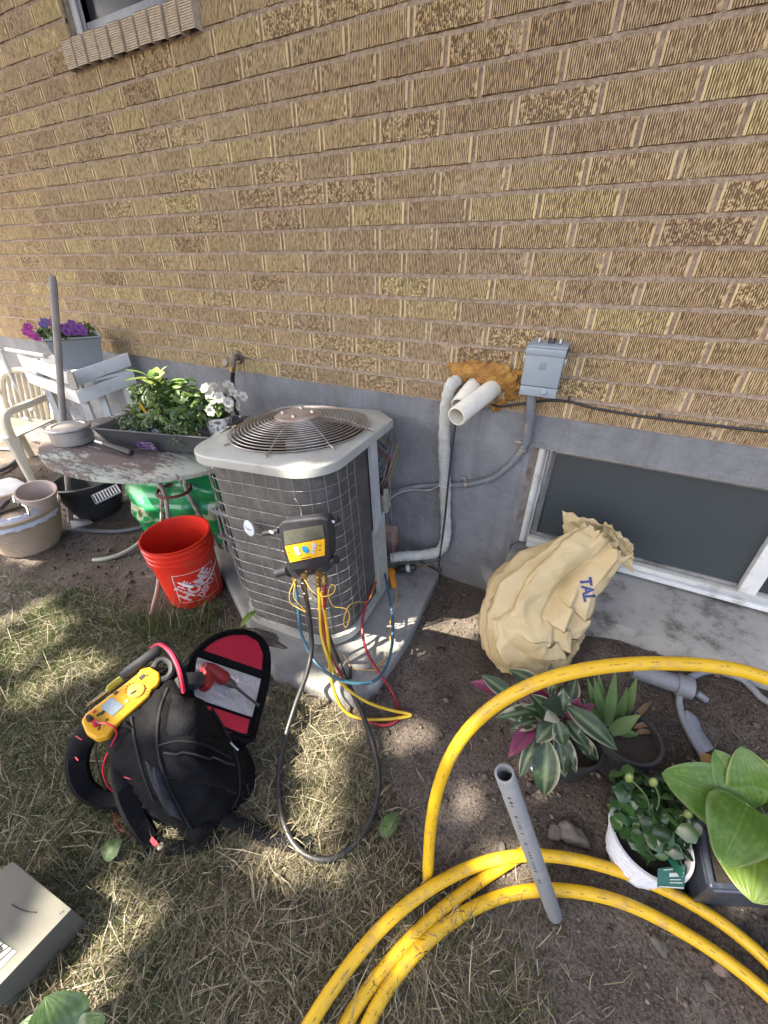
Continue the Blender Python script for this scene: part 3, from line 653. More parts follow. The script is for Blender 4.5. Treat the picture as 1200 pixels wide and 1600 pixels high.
mk('label_band', MB().tube([c0.lerp(c1, .5), c0.lerp(c1, .68)], .0206, 16), M('label_white', (.58, .58, .54), .55, col2=(.35, .35, .33), vs=200), fd)
mk('liquid_line', MB().tube(cr([c1, W(664, 883, -.115), W(680, 879, -.09), W(690, 872, -.07)], 5), .005, 8), M('old_copper', (.13, .08, .05), .4, metal=.7), fd)
mk('liquid_line', MB().tube(cr([c0, W(612, 891, -.16), W(600, 893, -.2), W(590, 893, -.23)], 5), .005, 8), M('old_copper2', (.13, .08, .05), .4, metal=.7), fd)
PVC = M('white_pvc', (.60, .585, .51), .32, col2=(.60, .59, .53), vs=5, dirt=(.5, .48, .42), ds=15)
def pvc(a, b_, r, label):
    d = (b_-a).normalized(); L = (b_-a).length; R = d.to_track_quat('Z', 'Y').to_matrix().to_4x4(); Mx = Matrix.Translation(a) @ R
    return tag(mk('pvc_pipe', MB().lathe([(r, 0), (r, L-.002), (r-.0015, L), (r*.82, L), (r*.80, L-.003), (r*.80, 0)], 28, Mx), PVC, ang=60), label, 'pipe')
pvc(W(775, 603, .02), W(713, 651, -.25), .036, 'longer white plastic pipe pointing outward over the other one')
pvc(W(744, 598, .02), W(717, 634, -.13), .034, 'short white plastic stub between the insulated line and the longer pipe')
m, t, b = nmat('spray_foam'); p = pos(t); c = ramp(t, nz(t, p, 28, 5), [(.3, (.22, .09, .02)), (.55, (.46, .23, .05)), (.75, (.56, .34, .10))]); t.links.new(c, b.inputs['Base Color']); b.inputs['Roughness'].default_value = .75; q = bump(t, nz(t, p, 45, 6, .7), 1.0, .02, b); bump(t, nz(t, p, 150, 4), .8, .006, b, q)
mb = MB()
for i, (u, v, ru, y) in enumerate(((722, 582, 13, -.012), (737, 576, 14, -.014), (752, 580, 15, -.015), (770, 581, 14, -.014), (785, 583, 13, -.012), (795, 592, 12, -.01), (800, 605, 9, -.008), (760, 590, 16, -.01), (712, 574, 7, -.006), (797, 618, 8, -.006), (785, 630, 7, -.005), (775, 638, 6, -.004), (808, 583, 5, -.004), (818, 584, 5, -.004), (704, 572, 5, -.003), (780, 600, 12, -.006))):
    c0 = W(u, v, y); r = (W(u+ru, v, y)-c0).length; mb.ball(c0, r, (1.25, .42, .95), 28, 18, nz=.45, seed=i)
tag(mk('spray_foam', mb, m, ang=180), 'lumpy orange expanding foam packed round the pipe hole', 'foam')
GBOX = M('disconnect_grey', (.235, .285, .335), .38, col2=(.215, .26, .305), vs=5, coat=.1)
db = thing('disconnect_box', 'blue grey metal electrical disconnect box on the brick wall', 'electrical box', W(852, 615, 0))
bx0, bx1 = -.238, -.112; bz0, bz1 = 1.022, 1.195; yF = -.088
mk('back_box', MB().bx((bx0+.004, -.075, bz0+.004), (bx1-.004, -.001, bz1-.006)), GBOX, db, bev=.003)
mk('cover', MB().bx((bx0, yF, bz0+.036), (bx1, -.0755, bz1-.028)), GBOX, db, bev=.004)
mk('lower_cover', MB().bx((bx0, yF+.004, bz0), (bx1, -.0755, bz0+.0335)), GBOX, db, bev=.003)
mk('hood', MB().prism([V(bx0-.003, yF-.006, bz1-.034), V(bx0-.003, yF-.006, bz1-.012), V(bx0-.003, -.002, bz1+.004), V(bx0-.003, -.002, bz1-.005), V(bx0-.003, -.074, bz1-.005), V(bx0-.003, -.074, bz1-.034)], (bx1-bx0+.006, 0, 0)), GBOX, db, bev=.003)
mk('knockout', MB().lathe([(.009, 0), (.009, .003), (.005, .006), (0, .0065)], 14, Matrix.Translation((bx1-.04, yF+.004, bz0+.017)) @ Matrix.Rotation(math.radians(90), 4, 'X')), GBOX, db)
mb = MB(); q0 = V((bx0+bx1)/2, yF-.0012, bz1-.068); s_ = .0095
fr = [(-1, -1.1), (1, -1.1), (1, 1.1), (-1, 1.1)]
mb.tube([q0+V(a*s_, 0, b2*s_) for a, b2 in fr], .0009, 5, closed=True)
for l in ([(-.55, -.7), (-.55, .7), (.55, .7)], [(-.55, 0), (.5, 0)], [(-.55, -.7), (.55, -.7), (.55, .7)]): mb.tube([q0+V(a*s_, 0, b2*s_) for a, b2 in l], .0008, 5)
mk('embossed_mark', mb, GBOX, db)
for x in (bx0+.028, bx0+.062, bx0+.075, bx0+.098): mk('hood_fitting', MB().lathe([(.0055, 0), (.0055, .014), (.003, .017), (0, .017)], 10, Matrix.Translation((x, -.03, bz1+.0))), BLACKW if x in (bx0+.062, bx0+.075) else ALU, db)
for x in (bx0-.004, bx1+.004): mk('side_latch', MB().box((x, -.07, bz1-.05), (.007, .012, .02)), ALU, db, bev=.001)
CONDM = M('grey_conduit', (.15, .165, .185), .42, col2=(.125, .138, .155), vs=7, dirt=(.25, .24, .22), ds=14)
cdt = thing('conduit', 'grey plastic conduit curving from the disconnect box along the foundation', 'conduit', W(820, 700, -.03))
pts = cr([W(831, 612, -.045), W(829, 640, -.04), W(826, 665, -.03), W(822, 690, -.022), W(812, 708, -.02), W(795, 728, -.02), W(770, 746, -.02), W(740, 755, -.02), W(710, 758, -.02), W(670, 760, -.02), W(645, 763, -.025), W(625, 768, -.04)], 8)
mk('tube', MB().tube(pts, [.0175]*26+[.0135]*(len(pts)-26), 14), CONDM, cdt)
for (u, v) in ((817, 702), (729, 756)):
    i = min(range(len(pts)), key=lambda k: (pts[k]-W(u, v, -.02)).length); d = (pts[i+1]-pts[i-1]).normalized()
    st = mk('strap', MB().tube([pts[i]-d*.006, pts[i]+d*.006], .0195, 14), STEEL, cdt); mk('strap_ear', MB().box(pts[i]+V(-.022, .008, .02), (.03, .004, .014)), STEEL, st, bev=.001); 
tag(mk('conduit_whip', MB().tube(cr([W(690, 757, -.045), W(670, 766, -.05), W(640, 766, -.05), W(618, 773, -.08), W(606, 783, -.14), W(596, 792, -.2)], 8), .0048, 8), M('whip_grey', (.26, .26, .26), .5)), 'thin grey wire running from the conduit into the wiring bay', 'wire')
cb = thing('wall_cable', 'black cable pinned along the bottom brick courses', 'cable', W(1000, 645, 0))
mk('cable', MB().tube(cr([W(768, 632, .002), W(780, 635, -.012), W(800, 633, -.014), W(830, 629, -.012), W(860, 626, -.01), W(890, 628, -.009), W(930, 638, -.009), W(1000, 650, -.009), W(1100, 663, -.009), W(1205, 675, -.009), W(1320, 688, -.009), W(1320, 688, -.009)+V(1.3, 0, -.02), W(1320, 688, -.009)+V(2.8, 0, -.01)], 8), .0046, 8), BLACKW, cb)
for u, v in ((889, 627), (1030, 654)): mk('clip', MB().box(W(u, v-3, -.012), (.009, .012, .016)), BLACKW, cb, bev=.002)
# hose bib
hb = thing('hose_bib', 'corroded outdoor tap with black hose hanging from it', 'tap', W(370, 570, -.03))
RUSTB = M('corroded_brass', (.16, .115, .075), .6, metal=.5, col2=(.20, .20, .19), vs=50, dirt=(.12, .05, .02), ds=30)
mk('flange', MB().lathe([(0, .012), (.03, .012), (.036, 0)], 16, Matrix.Translation(W(372, 558, 0)) @ Matrix.Rotation(math.radians(90), 4, 'X')), RUSTB, hb)
mk('spout', MB().tube(cr([W(372, 558, -.005), W(368, 558, -.05), W(365, 563, -.075), W(364, 574, -.085)], 5), [.016]*9+[.013]*7, 12), RUSTB, hb)
mk('handwheel', MB().lathe([(0, .01), (.02, .01), (.024, .004), (.02, -.002), (0, -.002)], 12, Matrix.Translation(W(353, 567, -.1)) @ Matrix.Rotation(math.radians(70), 4, 'X')), RUSTB, hb)
mk('coupling', MB().tube([W(364, 573, -.085), W(363.5, 581, -.087)], .0135, 12), BRASS, hb)
mk('hose', MB().tube(cr([W(363.5, 580, -.087), W(363, 600, -.09), W(365, 625, -.095), W(371, 650, -.10), W(380, 690, -.10), W(385, 740, -.10)], 6), .0125, 12), BLKH, hb)
# ================================================================== FOLIAGE HELPERS
LEAFA = leafmat('leaf_attr', None, None, .45, .28, attr=True)
def leafcloud(n, c, rad, size, cols, seed, shell=.55, up=.5, ragged=.35, mb=None, aspect=.5):
    R = random.Random(seed); mb = mb or MB(); mb.c = mb.c or []
    c = Vector(c)
    for i in range(n):
        d = Vector((R.gauss(0, 1), R.gauss(0, 1), R.gauss(0, 1))).normalized()
        rr = (shell+(1-shell)*R.random())*(1+ragged*noise.noise(d*2.2+Vector((seed, 0, 0))))
        p = c+Vector((d.x*rad[0], d.y*rad[1], d.z*rad[2]))*rr
        nrm = (d*(1-up)+Vector((0, 0, 1))*up+Vector((R.gauss(0, .45), R.gauss(0, .45), R.gauss(0, .3)))).normalized()
        a = nrm.orthogonal().normalized(); a = Matrix.Rotation(R.random()*6.28, 3, nrm) @ a; b2 = nrm.cross(a)
        s = size*(.6+.8*R.random()); w = s*aspect*(.8+.4*R.random()); k = len(mb.v)
        cu = R.uniform(.02, .16)
        mb.v += [p-a*s*.5, p-a*s*.22+b2*w*.46-nrm*s*.03, p+a*s*.12+b2*w*.44-nrm*s*.05, p+a*s*.5-nrm*s*cu, p+a*s*.12-b2*w*.44-nrm*s*.05, p-a*s*.22-b2*w*.46-nrm*s*.03, p-a*s*.2+nrm*s*.04, p+a*s*.13+nrm*s*.03]
        mb.f += [(k, k+6, k+1), (k+1, k+6, k+7, k+2), (k+2, k+7, k+3), (k, k+5, k+6), (k+6, k+5, k+4, k+7), (k+7, k+4, k+3)]; mb.m += [0]*6
        col = R.choice(cols); q = .8+.4*R.random(); mb.c += [(col[0]*q, col[1]*q, col[2]*q, 1)]*8
    return mb
def make_leaf(base, tip, width, up, bend, colf, nu=10, nv=6, cup=.15, wav=0.0, shape=lambda s: math.sin(math.pi*min(1, s**.8))**.75, seed=0):
    base = Vector(base); tip = Vector(tip); ax = tip-base; L = ax.length; ax.normalize()
    up = Vector(up); up = (up-ax*up.dot(ax)).normalized(); sd = ax.cross(up); mb = MB(); mb.c = []
    for i in range(nu+1):
        s = i/nu; w = width*.5*max(.02, shape(s))
        for j in range(nv+1):
            q = -1+2*j/nv
            h = bend*L*math.sin(math.pi*s) + cup*w*abs(q)**1.4 + wav*math.sin(s*17+q*3+seed)*w*abs(q)
            mb.v.append(base+ax*L*s+sd*w*q+up*h); mb.c.append((*colf(s, q), 1))
    for i in range(nu):
        for j in range(nv): mb.f.append((i*(nv+1)+j, i*(nv+1)+j+1, (i+1)*(nv+1)+j+1, (i+1)*(nv+1)+j)); mb.m.append(0)
    return mb
def flower(mb, c, n, r, col, seed, petals=5):
    R = random.Random(seed); n = Vector(n).normalized(); a = n.orthogonal().normalized(); b2 = n.cross(a); c = Vector(c); ph = R.random()*6
    for k in range(petals):
        t0 = ph+2*math.pi*k/petals; w = math.pi/petals*1.15; i0 = len(mb.v)
        for (rr, dt, h) in ((.08, 0, -.25), (.7, -w, .05), (1.05, -w*.45, .12), (1.0, w*.45, .1), (.7, w, .05)):
            mb.v.append(c+(a*math.cos(t0+dt)+b2*math.sin(t0+dt))*r*rr+n*r*h); q = (.6 if rr < .2 else 1)*(.85+.3*R.random()); mb.c.append((col[0]*q, col[1]*q, col[2]*q, 1))
        mb.f.append(tuple(range(i0, i0+5))); mb.m.append(0)
def project_print(vs, fs, c, R3, tgt, off=.0015, mat=None, name='print', parent=None):
    """lay flat lettering on a surface: shoot along -normal of R3 onto the mesh target"""
    me = tgt.data; o0 = ORG[tgt.name]
    bv = BVHTree.FromPolygons([v.co+o0 for v in me.vertices], [tuple(p.vertices) for p in me.polygons])
    nrm = R3 @ Vector((0, 0, 1)); mb = MB(); out = []
    for v in vs:
        p = c + R3 @ Vector((v.x, v.y, 0)); h = bv.ray_cast(p+nrm*.3, -nrm)
        out.append(h[0]+h[1]*off*(1 if h[1].dot(nrm) > 0 else -1) if h[0] is not None else p)
    mb.add(out, fs); return mk(name, mb, mat, parent, sm=False)
def frame3(n, up=(0, 0, 1), rot=0):
    n = Vector(n).normalized(); up = Vector(up); y = (up-n*up.dot(n)).normalized(); x = y.cross(n)
    R = Matrix((x, y, n)).transposed(); return R @ Matrix.Rotation(rot, 3, 'Z')
# ================================================================== RED BUCKET
BKC = V(-1.535, -.70, 0.002)
bk = thing('bucket', 'bright red plastic bucket with white store lettering beside the unit', 'bucket', BKC)
REDP = M('red_plastic', (.62, .028, .012), .36, col2=(.54, .022, .01), vs=6, sub=.0, dirt=(.45, .05, .03), ds=20)
BM = Matrix.Translation(BKC) @ Matrix.Rotation(math.radians(3), 4, 'X')
rb, rt, bh_ = .128, .148, .365
prof = [(0, 0), (rb-.008, 0), (rb, .008), (rb+.012, .25), (rb+.012, .262), (rb+.02, .264), (rb+.02, .285), (rb+.014, .288), (rb+.014, .302), (rb+.021, .304), (rb+.021, .314), (rb+.015, .317), (rb+.015, .332), (rb+.022, .334), (rb+.022, .344), (rb+.016, .347), (rt, .36), (rt+.003, bh_), (rt-.004, bh_), (rt-.007, .355), (rb+.008, .26), (rb-.004, .012), (0, .01)]
wall = mk('shell', MB().lathe(prof, 56, BM), REDP, bk, ang=30)
cdir = (CAM-BKC); cdir.z = 0; cdir.normalize()
cdir = (Matrix.Rotation(math.radians(4), 3, 'Z') @ cdir)
WPR = M('white_print', (.66, .55, .53), .55, col2=(.55, .40, .38), vs=60)
R3 = frame3(cdir)
cc = BKC + V(0, 0, .135) + cdir*.06
R45 = R3 @ Matrix.Rotation(math.radians(45), 3, 'Z')
for txt, size, dy, dx, bold in (('THE', .040, .052, -.030, .0014), ('HOME', .066, .003, .0, .0028), ('DEPOT', .040, -.048, .012, .0014)):
    vs, fs = text_pts(txt, size, bold); vs = [V(v.x*1.0+dx, v.y*1.15+dy, 0) for v in vs]
    project_print(vs, fs, cc, R45, wall, .0012, WPR, 'lettering', bk)
sq = .088; fv = []; ff = []
for a, b2 in (((-sq, -sq), (sq, -sq)), ((sq, -sq), (sq, sq)), ((sq, sq), (-sq, sq)), ((-sq, sq), (-sq, -sq))):
    a = Vector((*a, 0)); b2 = Vector((*b2, 0)); d = (b2-a).normalized(); nn = Vector((-d.y, d.x, 0))*.0016
    for i in range(11):
        q = a.lerp(b2, i/10); fv += [q-nn, q+nn]
        if i: k = len(fv)-4; ff.append((k, k+2, k+3, k+1))
project_print(fv, ff, cc, R3, wall, .001, WPR, 'print_border', bk)
lft = Matrix.Rotation(math.radians(100), 3, 'Z') @ cdir
sA = BKC+V(0, 0, .30)+(Matrix.Rotation(math.radians(-100), 3, 'Z') @ cdir)*(rb+.02); sB = BKC+V(0, 0, .30)+(Matrix.Rotation(math.radians(80), 3, 'Z') @ cdir)*(rb+.02)
bail = [sA]+[sA.lerp(sB, q)+cdir*(.16*math.sin(math.pi*q)**.6)+V(0, 0, -.15*math.sin(math.pi*q)**.7) for q in np.linspace(.04, .96, 22)]+[sB]
mk('handle', MB().tube(bail, .0018, 6), STEEL, bk)
mk('grip', MB().tube(bail[5:11], .0068, 8), M('grip_white', (.62, .58, .58), .45), bk)
# ================================================================== ROUND TABLE
TC = V(-1.806, -.494, .70); TR = .454; TA, TB = -.073, -.081
tn = V(-TA, -TB, 1).normalized(); TM = Matrix.Translation(TC) @ tn.to_track_quat('Z', 'Y').to_matrix().to_4x4()
def TZ(x, y): return .70+TA*(x-TC.x)+TB*(y-TC.y)
tb = thing('round_table', 'round metal garden table with flaking white and green paint', 'table', (TC.x, TC.y, 0))
m, t, b = nmat('flaking_paint'); p = pos(t)
paint = mixc(t, ramp(t, nz(t, p, 6, 4), [(.45, 0.0), (.6, 1.0)]), (.44, .42, .35), (.38, .43, .36))
rust = mixc(t, nz(t, p, 22, 5), (.105, .072, .062), (.165, .13, .118))
mp = N(t, 'Mapping'); mp.inputs['Scale'].default_value = (1, 2.8, 1); t.links.new(p, mp.inputs[0])
f0_ = nz(t, p, 3.1, 2); f1 = nz(t, mp.outputs[0], 19, 14, .8); sm_ = N(t, 'Math', operation='MULTIPLY_ADD'); t.links.new(f0_, sm_.inputs[0]); sm_.inputs[1].default_value = .75; t.links.new(f1, sm_.inputs[2]); rr = ramp(t, sm_.outputs[0], [(.87, 0.0), (.94, 1.0)])
t.links.new(mixc(t, rr, rust, paint), b.inputs['Base Color']); b.inputs['Roughness'].default_value = .75; bump(t, rr, .6, .003, b)
FLAKE = m
mk('tabletop', MB().lathe([(0, 0), (TR-.012, 0), (TR, -.004), (TR+.002, -.012), (TR, -.024), (TR-.012, -.026), (0, -.010)], 64, TM), FLAKE, tb, ang=40)
LEGM = M('leg_paint', (.30, .29, .26), .6, col2=(.15, .10, .075), vs=30)
LC = V(-1.80, -.50, 0)
for k in range(4):
    a = math.radians(20+90*k); d = V(math.cos(a), math.sin(a), 0)
    mk('leg', MB().tube(cr([LC+d*.20+V(0, 0, TZ(LC.x+d.x*.2, LC.y+d.y*.2)-.028), LC+d*.13+V(0, 0, .60), LC+d*.075+V(0, 0, .47), LC+d*.085+V(0, 0, .36), LC+d*.15+V(0, 0, .15), LC+d*.20+V(0, 0, .0)], 7), .0105, 8), LEGM, tb)
mk('ring_brace', MB().tube([LC+V(.08*math.cos(a), .08*math.sin(a), .42) for a in np.linspace(0, 6.283, 25)[:-1]], .009, 6, closed=True, up=V(0, 0, 1)), M('rust_ring', (.12, .035, .025), .7), tb)
# saucepan
SPm = M('dull_aluminium', (.42, .41, .40), .42, metal=.65, col2=(.34, .33, .32), vs=8, dirt=(.30, .28, .26), ds=20)
c0 = G(123, 705, .69); c0.z = TZ(c0.x, c0.y)+.001
sp0 = thing('saucepan', 'dented dull aluminium saucepan with lid and black handle', 'saucepan', c0)
mk('pan', MB().lathe([(0, 0), (.076, 0), (.080, .005), (.081, .062), (.085, .065), (.078, .067), (.077, .02), (0, .015)], 40, Matrix.Translation(c0)), SPm, sp0, ang=35)
mk('lid', MB().lathe([(.084, .0675), (.081, .073), (.062, .076), (.058, .071), (.0, .072)], 40, Matrix.Translation(c0)), SPm, sp0, ang=35)
h0, h1 = G(158, 700, .73), G(207, 708, .73); h0.z = h1.z = 0; h0.z = TZ(h0.x, h0.y)+.035; h1.z = TZ(h1.x, h1.y)+.022
hd = mk('handle', MB().tube([h0.lerp(h1, q) for q in (.12, .2, .5, .85, .97, 1)], [.006, .012, .0135, .016, .014, .004], 10), BLACKW, sp0)
mk('handle_ferrule', MB().tube([h0.lerp(h1, q) for q in (-.1, .0, .14)], .007, 8), ALU, hd)
# planter tray
TRM = M('tray_grey', (.066, .07, .074), .5, col2=(.055, .058, .06), vs=10)
f0, f1_ = G(172, 703, .70), G(311, 716, .70); f0.z = f1_.z = 0
ux = (f1_-f0).normalized(); uy = V(-ux.y, ux.x, 0); Ltr, Wtr = .48, .24
tr0 = f0+uy*.02; tr0.z = TZ(tr0.x+.15, tr0.y+.1)+.012
ty = thing('planter_tray', 'long dark grey planter tray full of seedlings on the round table', 'planter', tr0+ux*Ltr/2+uy*Wtr/2)
mb = MB(); lo_ = [tr0, tr0+ux*Ltr, tr0+ux*Ltr+uy*Wtr, tr0+uy*Wtr]; e = .045
hi_ = [tr0-ux*e-uy*e*.6+V(0, 0, .085), tr0+ux*(Ltr+e)-uy*e*.6+V(0, 0, .085), tr0+ux*(Ltr+e)+uy*(Wtr+e*.6)+V(0, 0, .085), tr0-ux*e+uy*(Wtr+e*.6)+V(0, 0, .085)]
cen = sum(hi_, Vector())/4; rim = [cen+(q-cen)*1.04 for q in hi_]; inn_ = [cen+(q-cen)*.97 for q in hi_]; inlo = [q+V(0, 0, .012) for q in lo_]
ct = sum(lo_, Vector())/4; inlo = [ct+(q-ct)*.96+V(0, 0, .012) for q in lo_]
mb.add(lo_+hi_+rim+[q+V(0, 0, .006) for q in rim]+[q+V(0, 0, .006) for q in inn_]+inlo, [(0, 3, 2, 1)]+[(i+4*k, (i+1) % 4+4*k, (i+1) % 4+4*k+4, i+4*k+4) for k in range(5) for i in range(4)]+[(20, 21, 22, 23)])
mk('tray', mb, TRM, ty, bev=.003)
tg = mk('plant_label', MB().prism([f0+ux*.17-uy*.012+V(0, 0, tr0.z+.012-0), f0+ux*.26-uy*.012+V(0, 0, tr0.z+.012), f0+ux*.26-uy*.034+V(0, 0, tr0.z+.058), f0+ux*.17-uy*.034+V(0, 0, tr0.z+.058)], -uy*.002), M('label_purple', (.05, .03, .09), .4, col2=(.30, .24, .38), vs=90, lo=.52, hi=.56), ty, sm=False)
GREENS = [(.10, .17, .035), (.07, .135, .035), (.13, .20, .05), (.055, .10, .03), (.17, .22, .06)]
pc = tr0+ux*.24+uy*.12
bed = mk('seedling_foliage', leafcloud(1000, pc+V(-.02, 0, .16), (.17, .13, .13), .036, GREENS, 3, .35, .4), LEAFA, ty, sm=False); bed['kind'] = 'stuff'
fol = leafcloud(500, pc+ux*.12+V(0, 0, .17), (.10, .10, .11), .045, GREENS[:4], 5, .4, .4); o = mk('seedling_foliage', fol, LEAFA, ty, sm=False); o['kind'] = 'stuff'
fol = leafcloud(600, pc+ux*.10-uy*.09+V(0, 0, .09), (.10, .06, .08), .016, [(.10, .14, .05), (.14, .19, .06), (.07, .11, .04)], 6, .3, .3); o = mk('trailing_foliage', fol, LEAFA, ty, sm=False); o['kind'] = 'stuff'
fol = leafcloud(500, pc-ux*.16-uy*.05+V(0, 0, .08), (.10, .07, .07), .02, [(.10, .14, .06), (.07, .10, .045)], 8, .3, .3); o = mk('trailing_foliage', fol, LEAFA, ty, sm=False); o['kind'] = 'stuff'
top = pc-ux*.02+V(0, 0, .25)
for k in range(11):
    a = k*2.4; r = .05+.045*(k % 3); bse = top+V(.01*math.cos(a), .01*math.sin(a), .03*(k % 4)/3); tip = bse+V(r*math.cos(a), r*math.sin(a), .03+.02*(k % 2))
    mk('leaf', make_leaf(bse, tip, .045, (0, 0, 1), .08, lambda s, q: (.26, .34, .09) if k < 7 else (.16, .26, .06), 6, 4), LEAFA, ty)
mb = MB(); mb.c = []
for k in range(9):
    R = random.Random(k+40); flower(mb, pc+ux*R.uniform(-.12, .12)-uy*R.uniform(.07, .13)+V(0, 0, R.uniform(.05, .17)), (CAM-pc), .013, (.62, .55, .68), k)
o = mk('pale_flowers', mb, LEAFA, ty, sm=False); o['kind'] = 'stuff'
mk('yellow_leaf', make_leaf(pc+V(0, -.10, .15), pc+V(.005, -.12, .21), .028, (0, -1, .2), .02, lambda s, q: (.55, .33, .02), 5, 4), LEAFA, ty)
# white flowering plant in its own pot
fp = tr0+ux*.455+uy*.16; fp.z = tr0.z+.014
wf = thing('flowering_plant', 'plant with a cluster of white blooms in a striped pot at the tray end', 'plant', fp)
mk('pot', MB().lathe([(0, 0), (.045, 0), (.06, .10), (.064, .10), (.064, .108), (.056, .108), (.05, .09), (0, .09)], 24, Matrix.Translation(fp)), M('pot_print', (.62, .62, .60), .5, col2=(.12, .12, .13), vs=55, lo=.52, hi=.56), wf)
o = mk('foliage', leafcloud(160, fp+V(0, 0, .15), (.07, .07, .06), .045, GREENS[:4], 11, .4, .4), LEAFA, wf, sm=False); o['kind'] = 'stuff'
mb = MB(); mb.c = []
for k in range(34):
    R = random.Random(k+90); d = V(R.gauss(0, 1), R.gauss(0, 1), abs(R.gauss(0, 1))).normalized(); flower(mb, fp+V(.02, .01, .16)+V(d.x*R.uniform(.06, .12), d.y*R.uniform(.06, .12), d.z*R.uniform(.05, .11)), d+V(R.gauss(0, .3), R.gauss(0, .3), 0), .023, (.72, .70, .66), k, 6)
o = mk('white_blooms', mb, LEAFA, wf, sm=False); o['kind'] = 'stuff'
# ================================================================== THINGS UNDER AND BESIDE THE TABLE
TANM = M('tan_plastic', (.40, .31, .215), .5, col2=(.36, .275, .19), vs=4)
tc0 = G(52, 850, 0); tc0.z = 0.0
tp = thing('planter_pot', 'wide tan ribbed planter holding tools, a bag and a smaller pot', 'planter', tc0)
prf = [(0, 0), (.135, 0)]
for i in range(14): z = .008+.2*i/14; r = .137+.062*(i/14)**.7; prf += [(r, z), (r+.003, z+.005), (r+.002, z+.011)]
prf += [(.20, .225), (.213, .23), (.216, .25), (.207, .256), (.196, .25), (.185, .15), (0, .14)]
mk('shell', MB().lathe(prf, 48, Matrix.Translation(tc0)), TANM, tp, ang=30)
mk('soil', MB().lathe([(0, .185), (.1, .18), (.19, .17)], 24, Matrix.Translation(tc0)), SOIL, tp)
# smaller beige pot tipped inside
q0 = tc0+V(.11, .09, .20); d = V(.25, -.05, .97).normalized()
tag(mk('flower_pot', MB().lathe([(0, 0), (.055, 0), (.088, .15), (.092, .15), (.094, .165), (.086, .165), (.08, .14), (.05, .01), (0, .01)], 32, Matrix.Translation(q0) @ d.to_track_quat('Z', 'Y').to_matrix().to_4x4()), M('beige_pot', (.47, .38, .33), .55, col2=(.42, .34, .29), vs=6), ang=35), 'small empty beige pot tipped inside the tan planter', 'pot')
# crumpled plastic bag
mb = MB(); nu, nv = 26, 10
for i in range(nu+1):
    for j in range(nv+1):
        a = -1.9+2.6*i/nu; r = .14+.075*j/nv; z = .235+.035*math.sin(math.pi*j/nv)+.012*noise.noise(Vector((i*.7, j*.9, 4)))-(.03 if j == nv else 0)
        mb.v.append(tc0+V(r*math.cos(a), r*math.sin(a), z+.01*noise.noise(Vector((i*1.9, j*1.7, 8)))))
mb.f = [(i*(nv+1)+j, i*(nv+1)+j+1, (i+1)*(nv+1)+j+1, (i+1)*(nv+1)+j) for i in range(nu) for j in range(nv)]; mb.m = [0]*len(mb.f)
tag(mk('plastic_bag', mb, M('bag_film', (.50, .52, .58), .3, col2=(.38, .39, .45), vs=25), ang=50), 'crumpled pale plastic bag draped over the tan planter rim', 'plastic bag')
for k, (a, b2, l) in enumerate((((0, 795), (20, 775), 'dark handled garden tool lying in the tan planter'), ((22, 782), (42, 793), 'chrome garden tool resting on the tan planter rim'))):
    A0, B0 = G(*a, .275), G(*b2, .30); t0 = thing('garden_tool', l, 'tool', A0)
    mk('handle', MB().tube([A0, A0.lerp(B0, .6)], .012, 8), BLACKW, t0); mk('shank', MB().tube([A0.lerp(B0, .6), B0, B0+V(.05, -.02, -.02)], .006, 8), CHR, t0)
# black pot with floor register
bc = G(158, 800, 0); bc.z = 0
bp0 = thing('planter_pot', 'big black plastic pot holding a floor vent grille under the table', 'planter', bc)
BLKP = M('black_plastic', (.022, .023, .026), .5, col2=(.03, .031, .034), vs=6)
tilt = Matrix.Translation(bc) @ Matrix.Rotation(math.radians(-4), 4, 'Y')
mk('shell', MB().lathe([(0, 0), (.11, 0), (.125, .01), (.165, .12), (.185, .22), (.198, .222), (.20, .245), (.188, .25), (.175, .2), (.11, .02), (0, .02)], 48, tilt), BLKP, bp0, ang=35)
rg = thing('floor_register', 'pale metal floor vent grille standing in the black pot', 'vent', G(165, 775, .2))
ra, rb_, rc_ = G(143, 775, .235), G(182, 757, .26), G(190, 770, .235)
ex = (rb_-ra); ey = (rc_-rb_); 
for i in range(9):
    q = ra+ex*(i/9+.05); mk('slat', MB().prism([q, q+ex*.06, q+ex*.06+ey*.9, q+ey*.9], (0, 0, .006)), M('register_grey', (.34, .35, .36), .45) if i == 0 else bpy.data.materials['register_grey'], rg, sm=False)
mk('rim', MB().tube([ra, rb_, rb_+ey*.9, ra+ey*.9], .005, 6, closed=True), bpy.data.materials['register_grey'], rg)
